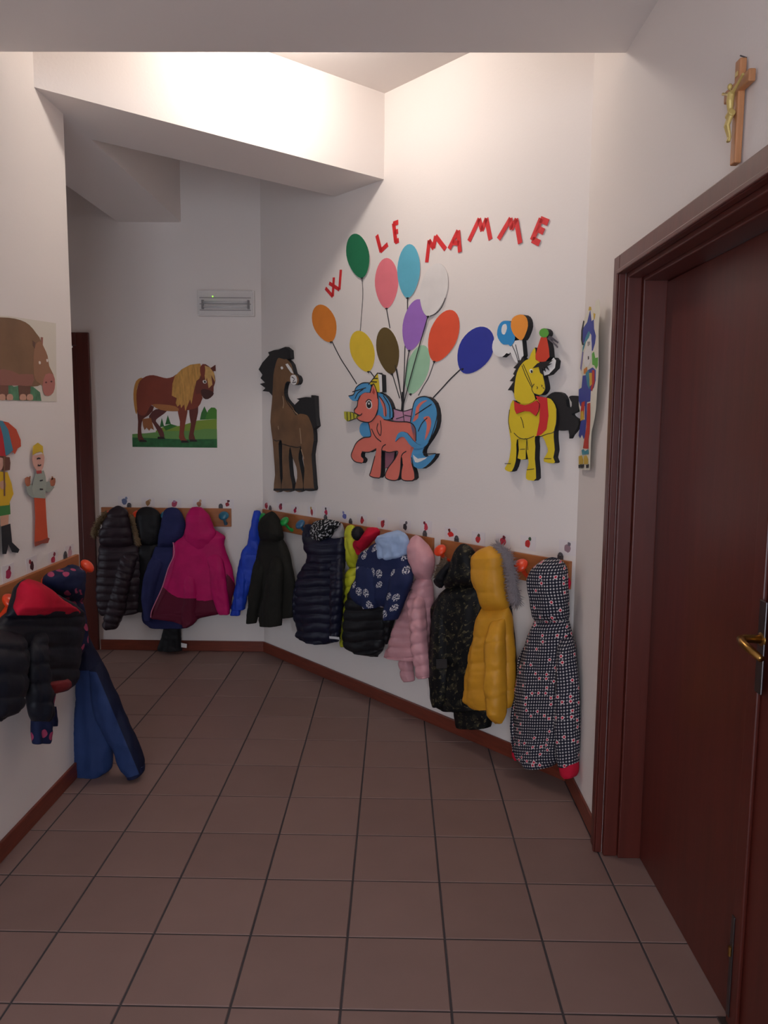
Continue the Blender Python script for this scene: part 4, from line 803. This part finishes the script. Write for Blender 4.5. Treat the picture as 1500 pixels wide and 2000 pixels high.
soft('sleeve', 'B', 'B', [(320,540,450,580),(290,620,430,660),(255,720,400,760),(230,830,375,870),(200,950,350,990),(165,1070,325,1110),(132,1190,262,1218),(150,1228,240,1222)], .14, .042, PLUM, j, quilt=.05, seed=10)
soft('hood', 'B', 'B', [(170,230,300),(195,200,335),(240,172,358),(300,142,376),(360,118,386),(430,98,395),(490,105,405),(540,120,400)], .11, .05, PLUM, j, bot='round', quilt=.07, seed=11)
fur('fur_trim', 'B', 'B', [(165,225),(115,285),(80,350),(68,415)], .10, .014, FURT, j, 600, .024, 1); fur('fur_trim', 'B', 'B', [(385,250),(412,330),(425,420),(445,490)], .10, .013, FURT, j, 600, .020, 2)
j = coat('jacket', 'B', 'B', 900, 1140, 'magenta pink jacket with maroon lower panels', 'jacket', GA)
msk = polyl([(560,900),(650,862),(720,925),(790,962),(962,965),(972,996),(1090,976),(1180,960),(1185,740),(1230,775),(1300,880)])
soft('body', 'B', 'B', [(380,840,1115),(430,825,1190),(480,760,1188),(520,745,1190),(600,740,1212),(700,700,1248),(860,648,1282),(970,602,1250),(1060,558,1235),(1100,550,1140),(545,1132,960,1140),(760,1140,880,1205)], .13, .045, MAG, j, seed=12, fold=.010, mask=msk, nr=60, nc=48)
soft('sleeve', 'B', 'B', [(540,1020,1130),(620,1030,1170),(720,1050,1192),(850,1070,1208),(960,1088,1222),(1040,1105,1230),(1098,1135,1228)], .17, .035, MAGP, j, seed=13)
soft('sleeve', 'B', 'B', [(640,770,900),(760,790,940),(880,805,955),(960,808,955),(1080,805,950),(1160,805,945),(1208,820,880)], .16, .03, MAG, j, seed=14, mask=lambda x, y: y-965)
soft('hood', 'B', 'B', [(180,900,985),(202,880,1012),(250,855,1050),(300,848,1076),(350,845,1096),(400,835,1118),(470,850,1100),(540,890,1060),(600,930,1000)], .15, .045, MAGP, j, bot='round', seed=15, fold=.01)
strokes('zip', 'B', 'B', [[(742,482),(748,590),(700,702),(650,862),(600,975),(556,1075),(548,1130)]], .172, .006, mat('zip_pink', (190, 110, 140), .5), j, .002)
j = coat('fabric_bag', 'B', 'B', 720, 1420, 'black cloth bag hanging low beneath the navy coat', 'bag')
soft('bag', 'B', 'B', [(1160,680,790),(1230,655,808),(1300,636,812),(1380,615,818),(1412,608,822)], .09, .035, BLK, j, seed=16, top='flat')
cut('tag', 'B', 'B', [(810,1348),(860,1358),(858,1392),(812,1386)], .10, .001, WHITE, None, j, 1)
# ---- far diagonal rail
ROY = shell('royal', (28, 62, 176), .55); OLV = fabric('olive', (32, 31, 27), .8); NPF = shell('navy_puffer', (21, 23, 44), .45); LIME = shell('lime', (190, 192, 48), .55)
GREY = fabric('grey_lining', (140, 138, 142)); RLIN = fabric('red_lining', (186, 22, 50), .8); LBL = fabric('pale_blue', (160, 182, 216), .8); PINK = shell('pink', (206, 152, 158), .42); DARKP = shell('charcoal', (19, 19, 23), .55)
j = coat('jacket', 'B', 'C', 170, 1440, 'royal blue coat in the far corner of the diagonal wall', 'jacket', GB)
soft('body', 'B', 'C', [(275,318,395),(330,308,408),(420,290,402),(540,268,392),(650,250,398),(720,205,400),(790,170,392),(930,142,362),(1080,128,320),(1200,105,262),(1300,82,240),(1380,66,226)], .13, .04, ROY, j, seed=21, quilt=.10, qa=.004)
soft('sleeve', 'B', 'C', [(800,165,290),(930,140,280),(1080,122,250),(1200,100,225),(1320,78,200),(1400,58,172),(1448,52,158)], .15, .03, ROY, j, seed=22, quilt=.09, qa=.004)
j = coat('jacket', 'D', 'C', 520, 1560, 'dark olive hooded coat left of the green peg', 'jacket', GB)
soft('body', 'D', 'C', [(580,385,662),(680,376,692),(780,355,730),(900,338,752),(1060,320,782),(1200,300,786),(1340,300,784),(1440,330,782),(1475,400,775)], .10, .05, OLV, j, seed=23)
soft('sleeve', 'D', 'C', [(760,360,480),(900,330,470),(1050,300,450),(1200,275,425),(1350,256,398),(1470,247,368),(1538,245,352)], .15, .04, OLV, j, seed=24)
soft('sleeve', 'D', 'C', [(760,520,650),(900,505,655),(1050,470,655),(1200,440,650),(1350,410,645),(1470,392,642),(1570,402,635)], .165, .045, OLV, j, seed=25)
soft('hood', 'D', 'C', [(286,495,548),(310,445,580),(370,395,606),(450,372,632),(530,378,648),(600,392,655),(660,420,640)], .125, .05, OLV, j, bot='round', seed=26)
j = coat('puffer_jacket', 'D', 'C', 1050, 1780, 'navy quilted puffer with black and white printed hood lining', 'jacket', GB)
soft('body', 'D', 'C', [(560,872,1340),(680,890,1358),(800,932,1352),(900,880,1342),(1020,822,1332),(1120,785,1336),(1300,772,1338),(1480,780,1310),(1600,820,1296),(810,1690,1288,1740),(900,1735,1200,1775)], .10, .06, NPF, j, seed=27, quilt=.055, nr=56)
soft('sleeve', 'D', 'C', [(960,840,940),(1080,795,930),(1250,770,905),(1400,772,880),(1500,782,850),(1550,800,835)], .12, .035, NPF, j, seed=28, quilt=.05)
sl = soft('sleeve', 'D', 'C', [(780,1195,1330),(900,1188,1335),(1050,1182,1335),(1200,1176,1334),(1350,1172,1318),(1500,1170,1302),(1640,1170,1290),(1750,1180,1282)], .155, .04, NPF, j, seed=29, quilt=.05)
strokes('reflective_stripe', 'D', 'C', [[(1172,1702),(1230,1706),(1284,1714)]], .197, .014, mat('reflective', (205, 206, 210), .4), sl, .001)
soft('hood', 'D', 'C', [(430,885,990),(480,876,1010),(560,870,1040),(640,880,1080),(720,905,1120)], .08, .035, NPF, j, bot='round', seed=30)
lin_ = soft('hood_lining', 'D', 'C', [(376,1050,1220),(405,985,1300),(460,972,1280),(520,968,1235),(580,985,1195),(630,1010,1160),(650,1040,1130)], .115, .045, P_PRINT, j, bot='round', seed=31)
soft('lining_edge', 'D', 'C', [(420,1285,1325),(470,1262,1340),(530,1225,1342),(575,1195,1335),(596,1185,1260)], .10, .03, GREY, j, bot='round', seed=32)
j = coat('puffer_jacket', 'D', 'E', 230, 1530, 'lime yellow puffer mostly hidden behind the floral jacket', 'jacket', GB)
soft('body', 'D', 'E', [(700,206,330),(770,184,330),(860,178,340),(950,178,340),(1040,178,340),(1200,160,330),(1350,135,310),(1450,122,260),(1525,130,230)], .06, .04, LIME, j, seed=33, quilt=.055)
soft('hood', 'D', 'E', [(250,200,290),(275,182,300),(340,174,305),(420,178,310),(500,188,312),(600,203,318),(700,206,320)], .08, .04, LIME, j, bot='round', seed=34, quilt=.07, qa=.005)
j = coat('puffer_jacket', 'D', 'E', 400, 1630, 'charcoal puffer hanging beneath the navy floral jacket', 'jacket', GB)
soft('body', 'D', 'E', [(820,300,620),(900,262,630),(1000,218,640),(1100,188,650),(1200,172,655),(1300,162,640),(1400,162,618),(1480,172,602),(1550,215,590),(1600,320,572),(1636,430,550)], .10, .06, DARKP, j, seed=35, quilt=.06, bot='round')
soft('sleeve', 'D', 'E', [(1120,560,720),(1220,580,712),(1300,594,690),(1400,602,664),(1500,600,632)], .11, .04, DARKP, j, seed=36, quilt=.05)
j = coat('jacket', 'D', 'E', 560, 1240, 'navy jacket printed with white flowers, pale blue hood lining', 'jacket', GB)
soft('body', 'D', 'E', [(430,480,700),(490,420,830),(560,345,845),(640,306,868),(720,302,895),(800,296,905),(880,268,890),(970,240,850),(1060,290,800),(1110,340,760)], .155, .05, P_FLORAL, j, seed=37, bot='round')
soft('sleeve', 'D', 'E', [(600,315,480),(720,302,520),(850,298,540),(960,300,550),(1050,330,540),(1120,370,520)], .19, .035, P_FLORAL, j, seed=38)
soft('sleeve', 'D', 'E', [(660,690,880),(760,672,902),(850,655,898),(950,636,860),(1050,615,820),(1150,592,780),(1240,600,742)], .20, .04, P_FLORAL, j, seed=39)
soft('hood_lining', 'D', 'E', [(306,690,780),(325,610,812),(360,545,835),(400,505,852),(460,528,856),(530,548,850),(590,558,800),(632,570,680)], .17, .045, LBL, j, bot='round', seed=40, fold=.024, fw_=.032)
j = thing('beanie', base_of('D', 'E', 300, 560, .1), 'red knitted beanie with black pompom between lime and floral coats', 'hat')
soft('cap', 'D', 'E', [(275,395,545),(310,380,565),(360,350,540),(410,285,490),(470,275,430),(520,288,370),(560,305,335)], .13, .045, RLIN, j, bot='round', seed=41)
c0 = onwall(*cpx('E', 318, 336), 'D', .17); b = MB(); R0 = .034; r = random.Random(5); b.ball(c0, ((R0, 0, 0), (0, R0, 0), (0, 0, R0*1.15)), 16, 12)
for k in range(420):
    v = Vector((r.gauss(0, 1), r.gauss(0, 1), r.gauss(0, 1))).normalized(); t_ = v.orthogonal().normalized()*.003; u_ = v.cross(t_); a = c0+v*R0*.8
    b.add([a+t_, a-t_*.5+u_*.86, a-t_*.5-u_*.86, c0+v*(R0+.009*r.uniform(.4, 1))], [(0, 1, 3), (1, 2, 3), (2, 0, 3)])
pm = b.build('pompom', BLK, j, smooth=True); pm['kind'] = 'stuff'
j = coat('puffer_jacket', 'D', 'E', 880, 1860, 'pale pink quilted puffer at the end of the far rail', 'jacket', GB)
soft('body', 'D', 'E', [(790,900,1112),(880,885,1112),(980,848,1116),(1080,812,1112),(1200,762,1092),(1330,712,1078),(1450,668,1072),(1560,622,1068),(1620,602,1066),(600,1625,1000,1675)], .10, .055, PINK, j, seed=42, quilt=.058, nr=56)
soft('sleeve', 'D', 'E', [(1560,745,880),(1680,750,892),(1790,760,904),(1890,782,915)], .09, .035, PINK, j, seed=43, quilt=.055, top='flat')
soft('sleeve', 'D', 'E', [(900,885,1030),(1000,855,1032),(1100,848,1036),(1250,856,1044),(1400,868,1052),(1550,884,1060),(1700,905,1070),(1810,920,1075),(1858,930,1075)], .16, .045, PINK, j, seed=44, quilt=.058, nr=52)
soft('hood', 'D', 'E', [(358,910,960),(380,872,1000),(420,852,1032),(480,842,1072),(540,840,1108),(600,850,1128),(660,872,1130),(740,895,1122),(810,910,1110),(850,925,1090)], .13, .055, PINK, j, bot='round', seed=45, fold=.011)
# ---- near diagonal rail
YELC = shell('mustard', (206, 146, 40), .5); CUFF = fabric('red_cuff', (186, 24, 52), .8)
j = coat('jacket', 'D', 'F', 330, 1530, 'black camouflage coat with brown fur beside the yellow coat', 'jacket', GC)
soft('body', 'D', 'F', [(470,210,460),(540,150,470),(620,98,480),(720,86,480),(850,78,480),(1000,70,470),(1150,74,460),(1280,82,460),(1350,95,470),(1405,170,480)], .09, .055, P_CAMO, j, seed=51)
soft('skirt', 'D', 'F', [(1300,250,540),(1400,255,548),(1480,262,548),(1540,275,530)], .08, .04, P_CAMO, j, seed=52, top='flat')
soft('sleeve', 'D', 'F', [(560,140,250),(700,92,246),(850,82,240),(1000,72,236),(1150,76,228),(1280,84,222),(1380,98,210)], .13, .04, P_CAMO, j, seed=53)
cut('patch', 'D', 'F', [(122,1030),(202,1026),(204,1096),(124,1100)], .176, .002, mat('patch_grey', (44, 42, 42), .6), None, j, 1)
soft('hood', 'D', 'F', [(165,300,360),(195,264,400),(250,248,420),(320,232,430),(400,205,445),(460,190,450),(520,195,440)], .12, .05, P_CAMO, j, bot='round', seed=54)
soft('collar', 'D', 'F', [(300,205,255),(350,165,235),(400,128,215),(440,102,200),(475,112,185),(495,140,170)], .12, .03, BLK, j, bot='round', seed=55)
fur('fur_trim', 'D', 'F', [(200,290),(165,340),(140,400)], .10, .012, FURB, j, 500, .026, 6)
j = coat('puffer_jacket', 'D', 'F', 560, 1520, 'mustard yellow quilted jacket with grey fur hood edge', 'jacket', GC)
soft('lining', 'D', 'F', [(600,640,690),(760,650,702),(900,665,718),(1100,670,726),(1300,660,720)], .09, .03, BLK, j, seed=56)
soft('body', 'D', 'F', [(640,446,686),(760,416,696),(900,386,708),(1000,362,714),(1100,346,715),(1200,336,714),(1290,331,710),(1345,338,706),(400,1392,690,1390)], .12, .055, YELC, j, seed=57, quilt=.13, qa=.007, nr=56)
soft('sleeve', 'D', 'F', [(700,540,670),(790,522,652),(850,505,648),(910,482,646),(1030,486,650),(1160,491,652),(1280,495,652),(1400,510,650),(1470,520,646),(1515,550,630)], .185, .045, YELC, j, seed=58, quilt=.125, qa=.008, bot='round')
fur('fur_trim', 'D', 'F', [(590,185),(650,230),(682,320),(698,420),(712,510),(726,590)], .13, .014, FURG, j, 1500, .036, 7)
soft('hood', 'D', 'F', [(184,490,550),(205,430,598),(250,394,634),(310,386,642),(400,389,646),(480,410,652),(560,440,668),(630,454,682),(680,470,680)], .155, .055, YELC, j, bot='round', seed=59, quilt=.10, qa=.004, fold=.009)
j = coat('jacket', 'D', 'F', 950, 1850, 'black and white checked coat with red hearts, nearest the door', 'jacket', GC)
soft('sleeve', 'D', 'F', [(880,800,880),(1030,745,830),(1200,722,800),(1350,690,780),(1480,680,770),(1600,690,770),(1720,700,760)], .09, .04, P_CHECK, j, seed=61)
soft('cuff', 'D', 'F', [(1690,694,745),(1740,692,740),(1785,712,738)], .09, .028, CUFF, j, seed=62, top='flat')
soft('body', 'D', 'F', [(700,858,1125),(780,838,1130),(860,808,1150),(950,790,1168),(1050,760,1176),(1160,735,1182),(1300,722,1180),(1450,712,1172),(1560,712,1150),(1680,704,1120),(1760,726,1080),(1830,800,1020)], .11, .06, P_CHECK, j, seed=63, nr=60, fold=.01)
sl = soft('sleeve', 'D', 'F', [(850,1060,1150),(950,1032,1168),(1100,1020,1182),(1250,1018,1192),(1400,1020,1198),(1550,1028,1200),(1700,1036,1198),(1825,1046,1194)], .17, .045, P_CHECK, j, seed=64, nr=50)
soft('cuff', 'D', 'F', [(1810,1050,1190),(1850,1050,1192),(1890,1058,1190),(1912,1080,1180)], .17, .04, CUFF, sl, seed=65, top='flat')
soft('hood', 'D', 'F', [(268,950,1040),(300,885,1084),(350,842,1104),(410,820,1112),(480,818,1116),(560,832,1120),(640,848,1122),(720,862,1124),(790,880,1120)], .14, .06, P_CHECK, j, bot='round', seed=66)
soft('lining', 'D', 'F', [(420,1090,1130),(460,1095,1140),(500,1100,1125)], .10, .025, CUFF, j, bot='round', seed=67)
# ---- left wall rail
BPF = shell('black_blue', (16, 20, 31), .55); CBLK = attr_mix(fabric('denim_blue', (36, 54, 96), .7, var=.1), (18, 22, 46)); DNB = fabric('dark_navy', (22, 28, 58), .7)
j = coat('jacket', 'L', 'L', 300, 1460, 'navy coat with pink spots behind the red lined coat', 'jacket', GL)
soft('body', 'L', 'L', [(420,400,585),(480,440,590),(560,470,605),(660,470,618),(760,470,622),(860,470,560),(950,460,540)], .07, .045, P_DOTS, j, seed=71)
soft('sleeve', 'L', 'L', [(1100,240,390),(1200,232,380),(1290,224,368),(1380,222,364),(1460,232,352)], .10, .03, P_DOTS, j, seed=72, top='flat')
soft('cuff', 'L', 'L', [(1200,360,400),(1280,368,406),(1335,374,404)], .07, .02, P_DOTS, j, seed=73, top='flat')
soft('hood', 'L', 'L', [(196,470,555),(215,440,585),(250,345,598),(300,305,600),(360,320,596),(420,380,592),(480,460,588)], .10, .05, P_DOTS, j, bot='round', seed=74)
j = coat('puffer_jacket', 'L', 'L', 200, 1300, 'black puffer with bright red hood lining on the left rail', 'jacket', GL)
soft('body', 'L', 'L', [(500,70,590),(560,10,600),(660,-60,590),(780,-110,570),(900,-140,552),(1000,-150,545),(1080,-150,480),(1110,-140,370)], .12, .05, BPF, j, seed=75, quilt=.08, nr=50)
soft('sleeve', 'L', 'L', [(640,-160,130),(760,-190,180),(900,-200,190),(1050,-190,182),(1160,-170,165),(1240,-150,100),(1300,-140,10)], .165, .05, BPF, j, seed=76, quilt=.075)
soft('sleeve', 'L', 'L', [(620,200,330),(740,190,340),(880,182,350),(1020,180,362),(1150,188,380),(1250,205,376),(1300,225,362)], .18, .045, BPF, j, seed=77, quilt=.07)
soft('hem_pocket', 'L', 'L', [(1010,460,500),(1030,345,512),(1070,340,500),(1105,350,420)], .185, .02, mat('fabric_hem_red', (120, 24, 30), .7), j, bot='round', seed=78, quilt=0)
soft('hood', 'L', 'L', [(302,150,200),(330,112,260),(400,88,400),(470,66,520),(530,50,590),(575,20,600),(620,40,580)], .14, .05, BPF, j, bot='round', seed=79)
soft('hood_lining', 'L', 'L', [(300,170,240),(318,135,295),(360,126,345),(420,116,415),(480,100,500),(525,95,575),(552,100,570)], .165, .05, RLIN, j, bot='round', seed=80, fold=.005, nc=48)
j = coat('jacket', 'J', 'L', 700, 1700, 'blue and navy colour-blocked coat jutting out over the floor', 'jacket', GL)
mk2 = lambda x, y: max(-(y-945+max(0, (x-600))*-.45), (x-(690+(y-990)*.43)) if y > 960 else 1)
soft('body', 'J', 'L', [(600,545,605),(680,542,622),(780,540,665),(880,540,722),(1000,540,776),(1150,532,800),(1300,516,806),(1450,498,808),(1560,484,800),(1640,484,790),(500,1670,740,1682)], .06, .05, CBLK, j, seed=81, mask=lambda x, y: 945-y, nr=60, nc=48)
sl = soft('sleeve', 'J', 'L', [(860,610,715),(960,640,762),(1080,650,815),(1200,660,868),(1330,710,925),(1450,765,978),(1540,805,1010),(830,1610,1028,1600),(895,1680,1026,1650)], .105, .045, CBLK, j, seed=82, mask=lambda x, y: (x-(700+(y-990)*.42)) if y > 965 else 5, nr=56)
soft('cuff', 'J', 'L', [(885,1662,1030,1618),(900,1690,1028,1652),(906,1706,1020,1672)], .105, .04, DNB, sl, seed=83, top='flat')
# ================================================================ crucifix and emergency light
M_OAK = mat('oak', (176, 120, 78), .5, var=.15, vscale=20, stretch=(4, 4, .6)); M_GOLD = mat('gilt_figure', (196, 172, 104), .4, metal=.25)
cx = thing('crucifix', (XR-.008, 1.876, 2.169), 'wooden wall crucifix with gilt figure above the door', 'crucifix')
CY0, CZ0, CZ1, CZA = 1.876, 2.169, 2.394, 2.336
b = MB(); b.box((XR-.020, CY0-.0135, CZ0), (XR-.004, CY0+.0135, CZ1)); b.build('upright', M_OAK, cx, bevel=.003)
b = MB(); b.box((XR-.021, CY0-.066, CZA-.0135), (XR-.005, CY0+.066, CZA+.0135)); b.build('crossbar', M_OAK, cx, bevel=.003)
b = MB(); X = XR-.028
q = lambda dy, dz, dx=0: (X-dx, CY0+dy, CZA+dz)
b.tube([q(0,-.012,.002), q(0,-.03,.004), q(.001,-.05,.002), q(.002,-.062)], [.0085,.0085,.0062,.008], 10)
b.tube([q(0,-.008), q(.001,-.018,.002)], [.004,.006], 8)
b.ball(q(.002,.001,.005), ((.006,0,0),(0,.0055,0),(0,0,.0075)), 10, 8)
for sg in (-1, 1):
    b.tube([q(sg*.005,-.016,.002), q(sg*.022,-.008,.001), q(sg*.040,0), q(sg*.054,.006)], [.0045,.0036,.003,.0036], 8)
    b.tube([q(sg*.0035,-.058), q(sg*.005+.003,-.082,.007), q(sg*.003,-.108,.001), q(sg*.002,-.118,.003)], [.0062,.005,.0035,.0042], 8)
b.tube([q(-.009,-.056,.001), q(.010,-.062,.002)], .0085, 8)
fg = b.build('figure', M_GOLD, cx, smooth=True); rm = fg.modifiers.new('remesh', 'REMESH'); rm.mode = 'VOXEL'; rm.voxel_size = .0014; rm.use_smooth_shade = True
b = MB(); b.box((XR-.0215, CY0-.006, CZA+.022), (XR-.0195, CY0+.006, CZA+.032)); b.build('plaque', M_GOLD, cx)
b = MB(); b.tube([(XR, CY0, CZ1+.004), (XR-.016, CY0-.002, CZ1+.008)], .0016, 8); b.build('nail', M_STEEL, cx)
x0, z0_ = sz(385, 616, 'B', .06); x1, z1_ = sz(495, 566, 'B', .06)
el = thing('emergency_light', ((x0+x1)/2, YB, z0_), 'grey rectangular emergency light on the back wall near the corner', 'light')
b = MB(); b.wbox('B', x0, x1, 0, .045, z0_, z1_); b.build('housing', mat('light_housing', (232, 226, 222), .5), el, bevel=.005)
M_CLR = bpy.data.materials.new('clear_cover'); M_CLR.use_nodes = True; nt = M_CLR.node_tree; pb = nt.nodes['Principled BSDF']; tr = nt.nodes.new('ShaderNodeBsdfTransparent'); mx = nt.nodes.new('ShaderNodeMixShader')
pb.inputs['Base Color'].default_value = (.75, .74, .74, 1); pb.inputs['Roughness'].default_value = .15; mx.inputs[0].default_value = .14
nt.links.new(tr.outputs[0], mx.inputs[1]); nt.links.new(pb.outputs[0], mx.inputs[2]); nt.links.new(mx.outputs[0], nt.nodes['Material Output'].inputs[0])
hz_ = z1_-z0_
for k in (.34, .52): 
    b = MB(); b.tube([w3(x0+.04, z0_+hz_*k, 'B', .053), w3(x1-.04, z0_+hz_*k, 'B', .053)], .008, 12); b.build('tube', mat('lamp_tube', (205, 203, 202), .3), el, smooth=True)
for xx in (x0+.03, x1-.04):
    b = MB(); b.wbox('B', xx, xx+.012, .045, .066, z0_+hz_*.26, z0_+hz_*.6); b.build('lamp_socket', mat('socket_grey', (110, 104, 104), .5), el)
for k in (.2, .44, .68):
    b = MB(); b.wbox('B', x0+.014, x1-.02, .045, .049, z0_+hz_*k, z0_+hz_*k+.006); b.build('reflector_edge', mat('reflector_grey', (150, 142, 140), .4), el)
b = MB(); b.wbox('B', x0+.004, x1-.004, .045, .075, z0_+.004, z1_-.004); b.build('cover', M_CLR, el, bevel=.006)
b = MB(); b.ball(w3(x0+(x1-x0)*.29, z0_+hz_*.72, 'B', .0755), ((.005, 0, 0), (0, .003, 0), (0, 0, .005)), 10, 6); b.build('indicator', mat('led_green', (150, 220, 90), .4, emis=(150, 230, 70), estr=1.6), el)
